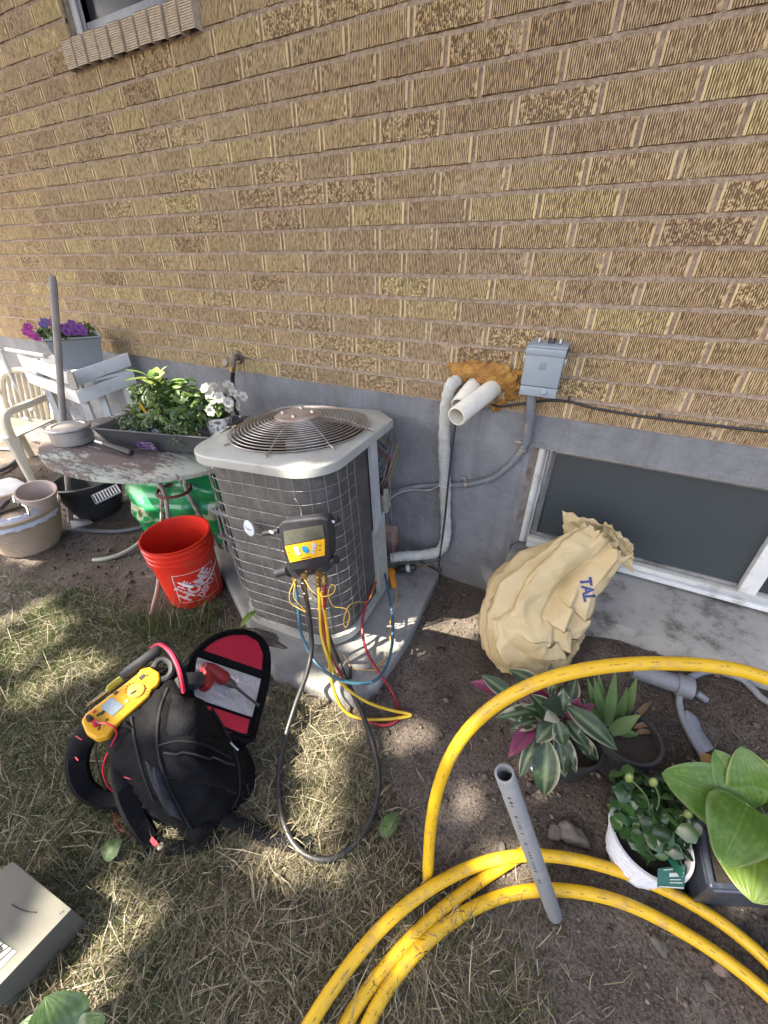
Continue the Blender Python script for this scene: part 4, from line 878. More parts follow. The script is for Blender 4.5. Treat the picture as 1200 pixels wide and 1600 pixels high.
# green bag of soil
m, t, b = nmat('green_bag'); p = pos(t); c = mixc(t, ramp(t, nz(t, p, 7, 3), [(.4, 0.0), (.6, 1.0)]), (.012, .17, .05), (.02, .25, .085))
sx = N(t, 'SeparateXYZ'); t.links.new(p, sx.inputs[0]); zz = ramp(t, sx.outputs[2], [(.20, 0.0), (.21, 1.0), (.30, 1.0), (.31, 0.0)])
c = mixc(t, mixc(t, 1.0, zz, ramp(t, nz(t, p, 9, 2), [(.48, 0.0), (.52, .8)]), 'MULTIPLY'), c, (.42, .45, .30)); t.links.new(c, b.inputs['Base Color']); b.inputs['Roughness'].default_value = .22; b.inputs['Coat Weight'].default_value = .3
gb = V(-1.93, -.40, 0); mb = MB(); nu, nv = 40, 26
for i in range(nv+1):
    s = i/nv
    for j in range(nu):
        a = 2*math.pi*j/nu; w = .27*(1-.10*abs(2*s-1)**3)*(1 if s < .85 else 1-.3*(s-.85)/.15); dth = .14*math.sin(math.pi*min(1, .06+s*.92))**.6
        cx_ = abs(math.cos(a))**.7*math.copysign(1, math.cos(a)); sy_ = abs(math.sin(a))**.8*math.copysign(1, math.sin(a))
        q = Vector((cx_*w, sy_*dth, s*.50)); f_ = noise.noise(q*9)*.030-abs(noise.noise(q*6+Vector((3, 0, 0))))*.05+abs(noise.noise(q*Vector((5, 5, 14)).length*.8))*.008
        q.y += (f_ + .012*math.sin(s*24+math.cos(a)*3))*math.copysign(1, sy_); q.x += f_*.6
        mb.v.append(gb+Matrix.Rotation(.45, 3, 'Z') @ q)
for i in range(nv):
    for j in range(nu): mb.f.append((i*nu+j, i*nu+(j+1) % nu, (i+1)*nu+(j+1) % nu, (i+1)*nu+j)); mb.m.append(0)
mb.f += [tuple(range(nu))[::-1], tuple(range(nv*nu, nv*nu+nu))]; mb.m += [0, 0]
gbt = thing('soil_bag', 'shiny green plastic bag of soil slumped under the round table', 'bag', gb)
gbo = mk('sack', mb, m, gbt, ang=60)
for u in (215, 229, 240):
    c0 = W(u, 789, -.58); bv = None
    vs = [V(.017*math.cos(a), .022*math.sin(a), 0) for a in np.linspace(0, 6.283, 15)[:-1]]
    project_print(vs, [tuple(range(14))], W(u, 789, -.45), frame3(V(.5, -.85, .2)), gbo, .002, M('bag_dot_%d' % u, (.06, .07, .025), .4), 'printed_spot', gbt)
# crate
ck = thing('plastic_crate', 'grey open plastic crate wedged behind the red bucket', 'crate', V(-1.46, -.36, 0))
CRM = M('crate_grey', (.24, .24, .26), .5)
cb0, cw, cl_, chh = V(-1.60, -.46, 0), .30, .24, .33
for z in (0.02, .16, .32): mk('rail', MB().bx(cb0+V(0, 0, z), cb0+V(cw, .012, z+.022)), CRM, ck, sm=False); mk('rail', MB().bx(cb0+V(0, cl_, z), cb0+V(cw, cl_+.012, z+.022)), CRM, ck, sm=False); mk('rail', MB().bx(cb0+V(0, .0125, z), cb0+V(.012, cl_-.0005, z+.022)), CRM, ck, sm=False); mk('rail', MB().bx(cb0+V(cw-.012, .0125, z), cb0+V(cw, cl_-.0005, z+.022)), CRM, ck, sm=False)
for i in range(9):
    x = .012+(cw-.036)*i/8; mk('slat', MB().bx(cb0+V(x, .013, .02), cb0+V(x+.012, .019, .345)), CRM, ck, sm=False); mk('slat', MB().bx(cb0+V(x, cl_-.007, .02), cb0+V(x+.012, cl_-.001, .345)), CRM, ck, sm=False)
# hoses and oddments on the soil
PALE = M('pale_hose', (.34, .36, .29), .5, col2=(.28, .30, .24), vs=6)
hose('garden_hose', [(236, 805, 'z', .12), (229, 830, 'z', .06), (215, 850, 'z', .03), (190, 865, 'z', .016), (165, 873, 'z', .012), (145, 875, 'z', .010)], .011, PALE, 'pale green garden hose end lying on soil below the table', seg=10)
hose('garden_hose', [(252, 880, 'z', .16), (249, 900, 'z', .11), (245, 925, 'z', .06), (240, 945, 'z', .03), (236, 962, 'z', .012)], .010, M('weathered_hose', (.33, .26, .19), .6, col2=(.24, .19, .14), vs=14), 'weathered tan hose end standing beside the red bucket', seg=10)
GRYH = M('grey_hose', (.10, .105, .11), .5)
hose('garden_hose', [(105, 829, 'z', .012), (130, 829, 'z', .014), (165, 830, 'z', .016), (195, 829, 'z', .016), (230, 822, 'z', .016)], .013, GRYH, 'dark grey hose lying straight in front of the black pot', seg=10)
hose('garden_hose', [(-40, 702, 'z', .02), (0, 702, 'z', .02), (20, 703, 'z', .02), (30, 710, 'z', .02), (22, 722, 'z', .02), (5, 733, 'z', .02), (-40, 748, 'z', .02)], .016, GRYH, 'grey hose looped on the bare soil near the plastic armchair', seg=10)
tag(mk('paving_tile', MB().prism([G(108, 806, .02), G(128, 804, .02), G(144, 815, .02), G(112, 827, .02)], (0, 0, -.018)), M('tile_grey', (.33, .32, .34), .7), bev=.002), 'flat pale grey tile lying between the two planters', 'tile')
mb = MB(); c0 = G(8, 778, 0)
for i in range(13):
    for j in range(9): mb.v.append(c0+V(-.32+.6*i/12, -.16+.32*j/8, .012+.03*abs(noise.noise(Vector((i*.6, j*.6, 1))))+.02*math.sin(i*.5)))
mb.f = [(i*9+j, i*9+j+1, (i+1)*9+j+1, (i+1)*9+j) for i in range(12) for j in range(8)]; mb.m = [0]*len(mb.f)
tag(mk('plastic_sheet', mb, M('sheet_white', (.50, .53, .56), .35, col2=(.38, .40, .42), vs=16), ang=60), 'crinkled whitish plastic sheet behind the tan planter', 'sheet')
# ================================================================== PLANT STAND, PETUNIAS, POLE, CHAIRS
SWH = M('resin_white', (.60, .62, .62), .5, col2=(.52, .53, .52), vs=5, dirt=(.42, .40, .36), ds=8)
cL, cC, cR = W(25, 553, -.31), W(107, 583, -.36), W(200, 551, -.06)
ps = thing('plant_stand', 'white slatted stand with two rails carrying the petunia planter', 'stand', (cC.x, cC.y-.0, 0))
dn = V(0, 0, -1)
for a, b2 in ((cL, cC), (cC, cR)):
    d = (b2-a); d2 = V(d.x, d.y, 0).normalized(); nn = V(d2.y, -d2.x, 0)
    for z0, z1 in ((0, .075), (.105, .18)):
        mk('slat', MB().prism([a+dn*z0+d2*.002, b2+dn*z0-d2*.002, b2+dn*z1-d2*.002, a+dn*z1+d2*.002], -nn*.02), SWH, ps, bev=.004)
for q, w_, ox, oy in ((cL.lerp(cC, .16), .026, .01, .05), (cL.lerp(cC, .95), .028, -.02, .05), (cC.lerp(cR, .42), .026, -.06, .01), (cC.lerp(cR, .93), .024, -.06, -.02)):
    mk('leg', MB().tube([Vector((q.x+ox, q.y+oy, q.z-.02)), Vector((q.x+ox, q.y+oy, 0))], [w_, w_*.8], 4), SWH, ps)
mk('shelf', MB().prism([cL+V(.02, .02, -.06), cC+V(0, .02, -.06), cR+V(-.01, -.01, -.10), V(cL.x+.02, cR.y-.01, cR.z-.06)], (0, 0, -.015)), SWH, ps, sm=False)
mk('corner_bracket', MB().prism([W(104, 576, -.385), W(113, 583, -.385), W(122, 608, -.385), W(112, 609, -.385), W(105, 596, -.385)], (0, .006, 0)), M('scuffed_zinc', (.33, .33, .33), .5, metal=.5, col2=(.14, .14, .14), vs=70), ps, sm=False)
m, t, b = nmat('frosted_plastic'); b.inputs['Base Color'].default_value = (.42, .46, .50, 1); b.inputs['Roughness'].default_value = .35; b.inputs['Transmission Weight'].default_value = .35
pc0 = V(-2.78, -.22, cC.z+.005); ptn = thing('petunia_planter', 'frosted grey square planter of purple and magenta petunias', 'planter', pc0)
Rq = Matrix.Rotation(math.radians(-28), 3, 'Z')
def sqf(r, z): return [pc0+Rq @ V(sx*r, sy*r, z) for sx, sy in ((-1, -1), (1, -1), (1, 1), (-1, 1))]
mb = MB(); fr_ = [sqf(.10, 0), sqf(.132, .165), sqf(.139, .165), sqf(.139, .176), sqf(.13, .176), sqf(.095, .01)]
mb.add(sum(fr_, []), [(0, 3, 2, 1)]+[(i+4*k, (i+1) % 4+4*k, (i+1) % 4+4*k+4, i+4*k+4) for k in range(5) for i in range(4)]+[(20, 21, 22, 23)]); mk('box', mb, m, ptn, bev=.006)
mk('soil', MB().prism(sqf(.12, .14), (0, 0, .012)), SOIL, ptn, sm=False)
o = mk('foliage', leafcloud(420, pc0+V(0, 0, .19), (.14, .14, .055), .034, [(.07, .12, .035), (.10, .16, .05), (.05, .09, .03)], 21, .3, .4), LEAFA, ptn, sm=False); o['kind'] = 'stuff'
mb = MB(); mb.c = []
for k, (u, v, y, cl) in enumerate(((125, 512, -.3, 0), (118, 517, -.32, 0), (130, 518, -.32, 0), (107, 511, -.3, 0), (97, 512, -.3, 0), (112, 506, -.26, 0), (104, 518, -.33, 0), (68, 508, -.34, 1), (70, 503, -.34, 1), (79, 504, -.25, 2), (86, 497, -.2, 2), (44, 511, -.36, 3), (42, 519, -.37, 3), (50, 523, -.38, 3), (58, 527, -.38, 3), (84, 508, -.3, 2))):
    flower(mb, W(u, v, y), (CAM-W(u, v, y))+V(0, 0, .6), .023, ((.20, .06, .31), (.17, .13, .42), (.36, .08, .19), (.36, .04, .28))[cl], k)
o = mk('petunia_blooms', mb, LEAFA, ptn, sm=False); o['kind'] = 'stuff'
mb = MB(); mb.c = []
for k in range(70):
    R = random.Random(k); q = R.random(); p = W(48+q*34, 522-q*3+R.uniform(-5, 5), -.36); leafcloud(1, p, (.01, .01, .01), .035, [(.08, .13, .04)], k, mb=mb)
o = mk('trailing_foliage', mb, LEAFA, ptn, sm=False); o['kind'] = 'stuff'
# pole
POLE = M('weathered_wood', (.31, .29, .27), .7, col2=(.23, .21, .20), vs=12, bmp=.3)
pa, pb = V(-2.78, -.63, 0), W(82, 430, -.47)
tag(mk('garden_pole', MB().tube([pa.lerp(pb, q) for q in (0, .25, .5, .75, .96, .985, 1)], [.0155, .0155, .0155, .0155, .016, .015, .010], 14), POLE), 'weathered grey wooden pole leaning up behind the round table', 'pole')
# plastic armchair
def armchair(o0, rz, label, sc=1.0):
    R = Matrix.Rotation(rz, 3, 'Z'); T = lambda x, y, z: o0 + R @ V(x*sc, y*sc, z*sc)
    ch = thing('armchair', label, 'chair', o0)
    cm = bpy.data.materials.get('ivory_resin') or M('ivory_resin', (.66, .60, .46), .4, col2=(.60, .54, .41), vs=4, sub=.08)
    mb = MB(); nu, nv = 10, 10
    for i in range(nu+1):
        for j in range(nv+1):
            a, b2 = -1+2*i/nu, -1+2*j/nv; mb.v.append(T(.25*a, .24*b2, .42+.018*(a*a)+.012*b2-.02*(1-abs(a))))
    mb.f = [(i*(nv+1)+j, i*(nv+1)+j+1, (i+1)*(nv+1)+j+1, (i+1)*(nv+1)+j) for i in range(nu) for j in range(nv)]; mb.m = [0]*len(mb.f)
    k = len(mb.v); mb2 = MB(); mb2.v = mb.v+[p+V(0, 0, -.012) for p in mb.v]; mb2.f = mb.f+[tuple(i+k for i in f[::-1]) for f in mb.f]
    bd = [i*(nv+1) for i in range(nu+1)]+[nu*(nv+1)+j for j in range(1, nv+1)]+[i*(nv+1)+nv for i in range(nu-1, -1, -1)]+[j for j in range(nv-1, 0, -1)]
    mb2.f += [(bd[i], bd[(i+1) % len(bd)], bd[(i+1) % len(bd)]+k, bd[i]+k) for i in range(len(bd))]; mb2.m = [0]*len(mb2.f); mk('seat', mb2, cm, ch, ang=60)
    for sx in (-1, 1):
        mk('leg', MB().tube(cr([T(.25*sx, -.24, .44), T(.265*sx, -.255, .30), T(.285*sx, -.275, .0)], 5), [.05, .047, .044, .041, .038, .036, .034, .032, .03, .028, .026], 8, flat=.55), cm, ch)
        mk('leg', MB().tube(cr([T(.24*sx, .24, .44), T(.26*sx, .27, .25), T(.28*sx, .31, .0)], 5), [.045, .043, .041, .039, .037, .035, .033, .031, .03, .028, .026], 8, flat=.55), cm, ch)
        mk('arm', MB().tube(cr([T(.26*sx, -.24, .43), T(.285*sx, -.25, .56), T(.29*sx, -.20, .635), T(.29*sx, 0, .65), T(.28*sx, .2, .66), T(.24*sx, .27, .68)], 5), .026, 8, flat=.7), cm, ch)
    mk('back_rim', MB().tube(cr([T(-.23, .24, .43), T(-.245, .29, .62), T(-.20, .34, .80), T(0, .36, .855), T(.20, .34, .80), T(.245, .29, .62), T(.23, .24, .43)], 6), .024, 8), cm, ch)
    for k in range(7):
        x = -.165+.055*k; mk('back_slat', MB().tube(cr([T(x, .245, .43), T(x, .29, .62), T(x*1.02, .345, .83-.35*x*x*4)], 4), .014, 6, flat=.5), cm, ch)
    return ch
fl = G(61, 757, 0)
armchair(fl+V(-.32, .10, 0), math.radians(22), 'ivory plastic armchair standing beside the round table', .84)
lc = thing('lawn_chair', 'folded white tube lawn chair frame against the foundation', 'chair', W(30, 690, -.12))
for k, (a, b2) in enumerate((((0, 546), (46, 655)), ((-30, 614), (52, 640)), ((10, 546), (70, 556)), ((46, 655), (-30, 640)))): mk('tube', MB().tube([W(*a, -.12-.02*k), W(*b2, -.14-.02*k)], .014, 8), SWH, lc)
# ================================================================== PAPER YARD BAG leaning on the window ledge
m, t, b = nmat('waxed_paper'); p = pos(t)
c = mixc(t, ramp(t, nz(t, p, 9, 5), [(.35, 0.0), (.7, 1.0)]), (.52, .42, .24), (.45, .35, .185)); t.links.new(c, b.inputs['Base Color']); b.inputs['Roughness'].default_value = .42; b.inputs['Specular IOR Level'].default_value = .4
q = bump(t, nz(t, p, 60, 4, .5), .25, .006, b); vo = N(t, 'TexVoronoi'); vo.inputs['Scale'].default_value = 30; t.links.new(p, vo.inputs['Vector']); bump(t, vo.outputs['Distance'], .15, .008, b, q)
tl = N(t, 'BsdfTranslucent'); t.links.new(c, tl.inputs[0]); mx = N(t, 'MixShader'); mx.inputs[0].default_value = .15; t.links.new(b.outputs[0], mx.inputs[1]); t.links.new(tl.outputs[0], mx.inputs[2]); t.links.new(mx.outputs[0], t.nodes['Material Output'].inputs[0])
PAPER = m
sec = [  # centre px, plane y, half-width px, half-depth m
    ((838, 1034), -.40, 30, .05), ((834, 1024), -.40, 60, .12), ((826, 1000), -.385, 80, .15), ((824, 972), -.365, 84, .155), ((836, 943), -.335, 78, .145), ((862, 915), -.30, 68, .125), ((890, 892), -.265, 58, .105), ((914, 874), -.235, 52, .09), ((934, 858), -.205, 47, .08), ((946, 846), -.185, 42, .07)]
axp = [W(u, v, y) for (u, v), y, _, _ in sec]
mb = MB(); nu, nv = 240, 150
def lerp(a, b2, q): return a+(b2-a)*q
def hsh(i, j, k): return random.Random(i*7919+j*104729+k*31).random()
def facet(u, v, k, per):
    i, j = math.floor(u), math.floor(v); a, b2 = u-i, v-j; H = lambda x, y: hsh(x % per, y, k)
    if hsh(i % per, j, k+5) > .5:
        return H(i, j)+(H(i+1, j)-H(i, j))*a+(H(i, j+1)-H(i, j))*b2 if a+b2 < 1 else H(i+1, j+1)+(H(i, j+1)-H(i+1, j+1))*(1-a)+(H(i+1, j)-H(i+1, j+1))*(1-b2)
    return H(i, j)+(H(i+1, j)-H(i, j))*a+(H(i+1, j+1)-H(i+1, j))*b2 if a > b2 else H(i, j)+(H(i, j+1)-H(i, j))*b2+(H(i+1, j+1)-H(i, j+1))*a
rings = []
for i in range(nv+1):
    s = i/nv*(len(sec)-1); k = min(int(s), len(sec)-2); q = s-k
    c0 = axp[k].lerp(axp[k+1], q); hw = lerp(sec[k][2], sec[k+1][2], q); hd = lerp(sec[k][3], sec[k+1][3], q)
    k1 = max(0, k-1); k2 = min(len(sec)-1, k+2); tg_ = (axp[k2]-axp[k1]).normalized()
    view = (CAM-c0).normalized(); sd = tg_.cross(view).normalized()*-1; fwd = sd.cross(tg_).normalized()
    if fwd.dot(view) < 0: fwd = -fwd
    r = hw/FPX*(c0-CAM).dot(_f)
    row_ = []
    for j in range(nu):
        a = 2*math.pi*j/nu; ca, sa = math.cos(a), math.sin(a)
        d = sd*math.copysign(abs(ca)**.8, ca)*r + fwd*math.copysign(abs(sa)**.8, sa)*hd
        tw = a+.35*s*.3; A_ = Vector((math.cos(tw)*2.1, math.sin(tw)*2.1, s*.16)); B_ = Vector((ca*2.6, sa*2.6, s*.75))
        sab = lambda v, e: math.sqrt(v*v+e*e)-e
        fold = sab(noise.noise(A_+Vector((5, 2, 0))), .035)       # long folds running up the bag
        cr1 = sab(noise.noise(B_*1.1+Vector((1, 7, 3))), .03); cr2 = sab(noise.noise(B_*2.6), .06); 
        amp = .35+.65*min(1, s/5)
        wu = .45*noise.noise(B_*.9+Vector((9, 0, 0))); wv_2 = .35*noise.noise(B_*.9+Vector((0, 9, 0)))
        f1_f = facet(a/6.28319*13+wu+s*.25, s*.55+wv_2, 1, 13); f2_f = facet(a/6.28319*29+wu*2, s*1.5+wv_2*2, 2, 29); f3_f = facet(a/6.28319*61+wu*3, s*3.6+wv_2*3, 3, 61)
        g_ = 1.16-(fold*.40*amp+f1_f*.30*(.6+.4*amp)+f2_f*.11+f3_f*.035)
        # deep valley on the camera side of the upper half where the paper is tucked in
        va = math.exp(-((a-1.75)/.28)**2)*sstep(2.6, 5.5, s)*.45
        row_.append(c0+d*(g_-va)+tg_*(.012*noise.noise(B_*1.7)))
    rings.append(row_)
for j in range(nu):     # ragged mouth
    rings[-1][j] = rings[-1][j]+(axp[-1]-axp[-3]).normalized()*(.03*noise.noise(Vector((math.cos(j*.02618)*3, math.sin(j*.057)*3, 4)))+.01*noise.noise(Vector((j*.5, 0, 0))))
for r_ in rings: mb.v += r_
for i in range(nv):
    for j in range(nu): mb.f.append((i*nu+j, i*nu+(j+1) % nu, (i+1)*nu+(j+1) % nu, (i+1)*nu+j)); mb.m.append(0)
mb.f.append(tuple(range(nu))[::-1]); mb.m.append(0)
k0 = nv*nu; top_c = sum(rings[-1], Vector())/nu; kk = len(mb.v); axd = (axp[-1]-axp[-3]).normalized()
for d_, sc_ in ((-.004, .96), (-.06, .86), (-.16, .66)): mb.v += [top_c+(q-top_c)*sc_+axd*d_ for q in rings[-1]]
for i in range(3):
    a0 = k0 if i == 0 else kk+(i-1)*nu
    for j in range(nu): mb.f.append((a0+j, a0+(j+1) % nu, kk+i*nu+(j+1) % nu, kk+i*nu+j)); mb.m.append(0)
mb.f.append(tuple(kk+2*nu+j for j in range(nu))); mb.m.append(0)
for p_ in mb.v: p_.z = max(p_.z, gz(p_.x, p_.y)+.004)
yb = thing('yard_bag', 'crumpled tan paper yard bag with blue lettering leaning on the window ledge', 'bag', axp[0])
sack = mk('sack', mb, PAPER, yb, ang=180)
def crump(poly_px, seed=0, amp=.012, n=22, name='flap'):
    a, b2, c_, d_ = [W(u, v, y) for u, v, y in poly_px]; mb = MB(); nn = (b2-a).cross(d_-a).normalized()
    if nn.dot(CAM-a) < 0: nn = -nn
    for i in range(n+1):
        for j in range(n+1):
            s, q = i/n, j/n; p = a.lerp(b2, s).lerp(d_.lerp(c_, s), q)
            p = p+nn*((.5-abs(noise.noise(Vector((s*1.6+seed, q*2.2, seed)))*2))*amp*2-abs(noise.noise(Vector((s*4.1, q*3.7, seed))))*amp*1.6)
            if j == n or i in (0, n): p = p+V(.010*noise.noise(Vector((q*9, seed, 1))), 0, .016*noise.noise(Vector((s*7, seed, 0))))
            mb.v.append(p)
    mb.f = [(i*(n+1)+j, i*(n+1)+j+1, (i+1)*(n+1)+j+1, (i+1)*(n+1)+j) for i in range(n) for j in range(n)]; mb.m = [0]*len(mb.f)
    return mk(name, mb, PAPER, yb, ang=22)
crump([(884, 862, -.15), (978, 868, -.12), (955, 822, -.10), (878, 797, -.11)], seed=2, amp=.016)
crump([(935, 850, -.14), (988, 895, -.17), (990, 850, -.11), (945, 815, -.10)], seed=14, amp=.014)
crump([(846, 872, -.26), (920, 858, -.22), (950, 838, -.15), (878, 842, -.17)], seed=21, amp=.018)
crump([(936, 876, -.235), (962, 880, -.225), (966, 848, -.17), (938, 845, -.17)], seed=33, amp=.006)
BLUP = M('blue_print', (.015, .03, .16), .5)
vs, fs = text_pts('TAL', .050, .0022)
vw = (CAM-W(922, 918, -.33)).normalized(); Rt = frame3(vw, UX) @ Matrix.Rotation(math.radians(-80), 3, 'Z')
project_print([V(v.x*.92, v.y, 0) for v in vs], fs, W(917, 921, -.34), Rt, sack, .003, BLUP, 'lettering', yb)
# ================================================================== BACKPACK and tools
bpC = V(-.80, -1.235, 0); bkp = thing('tool_backpack', 'black tool backpack with red trim slumped open on the grass', 'backpack', bpC)
m, t, b = nmat('black_nylon'); p = pos(t); c = mixc(t, ramp(t, nz(t, p, 7, 4), [(.4, 0.0), (.7, 1.0)]), (.0022, .0022, .003), (.0045, .005, .0075)); t.links.new(c, b.inputs['Base Color']); b.inputs['Roughness'].default_value = .8; b.inputs['Specular IOR Level'].default_value = .18
q = bump(t, nz(t, p, 600, 2), .3, .001, b); bump(t, nz(t, p, 22, 3), .4, .012, b, q); NYL = m
REDN = M('red_nylon', (.50, .012, .045), .55, col2=(.40, .01, .035), vs=18, bmp=.2, bs=30)
# body: loft between px outlines at heights
outl = [(.0, [(300, 1322), (362, 1288), (398, 1228), (390, 1170), (335, 1150), (270, 1170), (215, 1215), (235, 1285)]),
        (.10, [(285, 1300), (352, 1275), (396, 1205), (380, 1142), (325, 1112), (245, 1120), (190, 1180), (215, 1265)]),
        (.22, [(270, 1262), (322, 1240), (362, 1178), (342, 1108), (300, 1072), (225, 1075), (165, 1135), (198, 1232)]),
        (.31, [(252, 1215), (288, 1195), (315, 1140), (306, 1085), (282, 1050), (215, 1050), (150, 1105), (175, 1190)]),
        (.36, [(228, 1155), (255, 1140), (280, 1108), (284, 1072), (270, 1045), (220, 1055), (170, 1095), (180, 1150)])]
mb = MB(); nu = 40; rows_ = []
for z, o_ in outl:
    P_ = [G(u, v, z) for u, v in o_]; P_ = P_+P_[:3]; sm_ = cr(P_, 6)[6:6+48]
    ln = [P_[1+k // 6].lerp(P_[2+k // 6], (k % 6)/6) for k in range(48)]; rows_.append([a.lerp(b2, .6) for a, b2 in zip(sm_, ln)])
lv = []; NS = 26
for i in range(NS+1):
    s = i/NS*(len(rows_)-1); k = min(int(s), len(rows_)-2); q = s-k
    lv.append([rows_[k][j].lerp(rows_[k+1][j], q) for j in range(48)])
for i, r_ in enumerate(lv):
    c0 = sum(r_, Vector())/48
    for p_ in r_:
        d = p_-c0; f_ = 1+.16*noise.noise(Vector((p_.x*7, p_.y*7, p_.z*7)))-.16*abs(noise.noise(Vector((p_.x*11, p_.y*11, p_.z*24))))+.03*noise.noise(p_*24); mb.v.append(c0+d*f_+V(0, 0, .012*noise.noise(p_*11)))
for i in range(NS):
    for j in range(48): mb.f.append((i*48+j, i*48+(j+1) % 48, (i+1)*48+(j+1) % 48, (i+1)*48+j)); mb.m.append(0)
kk = len(mb.v); tc = sum(lv[-1], Vector())/48
for d_, sc_ in ((.012, .72), (.012, .35)): mb.v += [tc+(q-tc)*sc_+V(0, 0, d_+.012*noise.noise(q*14)) for q in lv[-1]]
for i in range(2):
    a0 = NS*48 if i == 0 else kk
    for j in range(48): mb.f.append((a0+j, a0+(j+1) % 48, kk+i*48+(j+1) % 48, kk+i*48+j)); mb.m.append(0)
mb.f.append(tuple(kk+48+j for j in range(48))); mb.m.append(0)
bodyo = mk('body', mb, NYL, bkp, ang=70)
def on_body(u, v, off=.0):
    h = BODY_BV.ray_cast(CAM, ray(u, v).normalized()); return (h[0]+h[1]*off*(1 if h[1].dot(CAM-h[0]) > 0 else -1)) if h[0] is not None else G(u, v, .15)
BODY_BV = BVHTree.FromPolygons([v.co+ORG[bodyo.name] for v in bodyo.data.vertices], [tuple(p.vertices) for p in bodyo.data.polygons])
SEAM = M('nylon_binding', (.005, .005, .007), .8); NAVY = M('navy_panel', (.008, .010, .020), .75, col2=(.004, .005, .009), vs=20, bmp=.5, bs=40)
for l in ([(262, 1075), (250, 1110), (246, 1160), (258, 1215), (282, 1265), (300, 1295)], [(292, 1062), (318, 1090), (345, 1130), (368, 1180), (374, 1235), (356, 1275)], [(246, 1165), (280, 1158), (320, 1165), (360, 1185)], [(256, 1215), (290, 1212), (330, 1222), (368, 1240)], [(205, 1120), (212, 1160), (222, 1200), (240, 1250)]):
    P_ = cr([Vector((u, v, 0)) for u, v in l], 6); mk('seam', MB().tube([on_body(q.x, q.y, .001) for q in P_], .0034, 6), SEAM, bkp)
def patch(px4, off, mat, name, n=10, puff=.02):
    mb = MB()
    for i in range(n+1):
        for j in range(n+1):
            s_, q_ = i/n, j/n; a, b2, c_, d_ = [Vector((*e, 0)) for e in px4]; e = a.lerp(b2, s_).lerp(d_.lerp(c_, s_), q_)
            mb.v.append(on_body(e.x, e.y, off*min(1, 6*min(s_, 1-s_, q_, 1-q_)+.15)+puff*math.sin(math.pi*s_)*math.sin(math.pi*q_)+.006*noise.noise(Vector((s_*5, q_*5, puff*99)))))
    mb.f = [(i*(n+1)+j, i*(n+1)+j+1, (i+1)*(n+1)+j+1, (i+1)*(n+1)+j) for i in range(n) for j in range(n)]; mb.m = [0]*len(mb.f); return mk(name, mb, mat, bkp, ang=70)
patch([(252, 1170), (355, 1188), (362, 1236), (262, 1212)], .010, NYL, 'front_pocket', puff=.028)
patch([(226, 1188), (252, 1205), (290, 1285), (258, 1268)], .006, NAVY, 'lower_panel', puff=.012)
patch([(268, 1085), (318, 1092), (345, 1150), (258, 1150)], .006, NYL, 'upper_pocket', puff=.018)
P_ = cr([Vector((u, v, 0)) for u, v in ((262, 1178), (300, 1182), (352, 1196))], 6); mk('zipper', MB().tube([on_body(q.x, q.y, .026) for q in P_], .0028, 6), M('zip_tape', (.012, .012, .014), .6), bkp)
# open front flap
fa, fb, fc = G(310, 1120, .27), G(395, 1140, .12), G(378, 990, .22)
fn = (fb-fa).cross(fc-fa).normalized()
if fn.dot(CAM-fa) < 0: fn = -fn
fpx = [(300, 1125), (290, 1085), (288, 1048), (300, 1022), (326, 998), (356, 986), (385, 985), (408, 996), (420, 1018), (421, 1050), (415, 1085), (404, 1125), (392, 1160), (350, 1150)]
fP = cr([PL(u, v, fa, fn) for u, v in fpx]+[PL(*fpx[0], fa, fn)], 4)[:-1]
flp = mk('front_flap', MB().prism(fP, -fn*.035), NYL, bkp, bev=.008)
fcn = sum(fP, Vector())/len(fP)
mk('flap_piping', MB().tube([fcn+(q-fcn)*.975+fn*.002 for q in fP], .0075, 6, closed=True), NYL, flp)
mk('flap_piping', MB().tube([fcn+(q-fcn)*.90+fn*.002 for q in fP], .005, 6, closed=True), NYL, flp)
def fpoly(pts, off, th=.002): return MB().prism([PL(u, v, fa, fn)+fn*off for u, v in pts], -fn*th)
mk('red_lining', fpoly([(318, 1016), (332, 1003), (358, 993), (384, 993), (402, 1003), (410, 1022), (408, 1048), (315, 1018)], .003), REDN, flp, sm=False)
mk('mesh_band', fpoly([(315, 1017), (409, 1049), (405, 1062), (310, 1026)], .006), NYL, flp, sm=False)
m, t, b = nmat('clear_vinyl'); b.inputs['Base Color'].default_value = (.62, .60, .62, 1); b.inputs['Roughness'].default_value = .12; b.inputs['Alpha'].default_value = .55; p = pos(t); bump(t, nz(t, p, 32, 4), .9, .02, b)
mk('pocket_lining', fpoly([(306, 1030), (404, 1063), (390, 1120), (300, 1090)], .0035), M('lining_grey', (.30, .27, .28), .6, col2=(.42, .20, .22), vs=22), flp, sm=False)
mk('clear_pocket', fpoly([(306, 1029), (405, 1063), (391, 1122), (300, 1092)], .010), m, flp, sm=False)
mk('red_lining', fpoly([(301, 1096), (389, 1125), (384, 1150), (340, 1142), (302, 1120)], .0035), REDN, flp, sm=False)
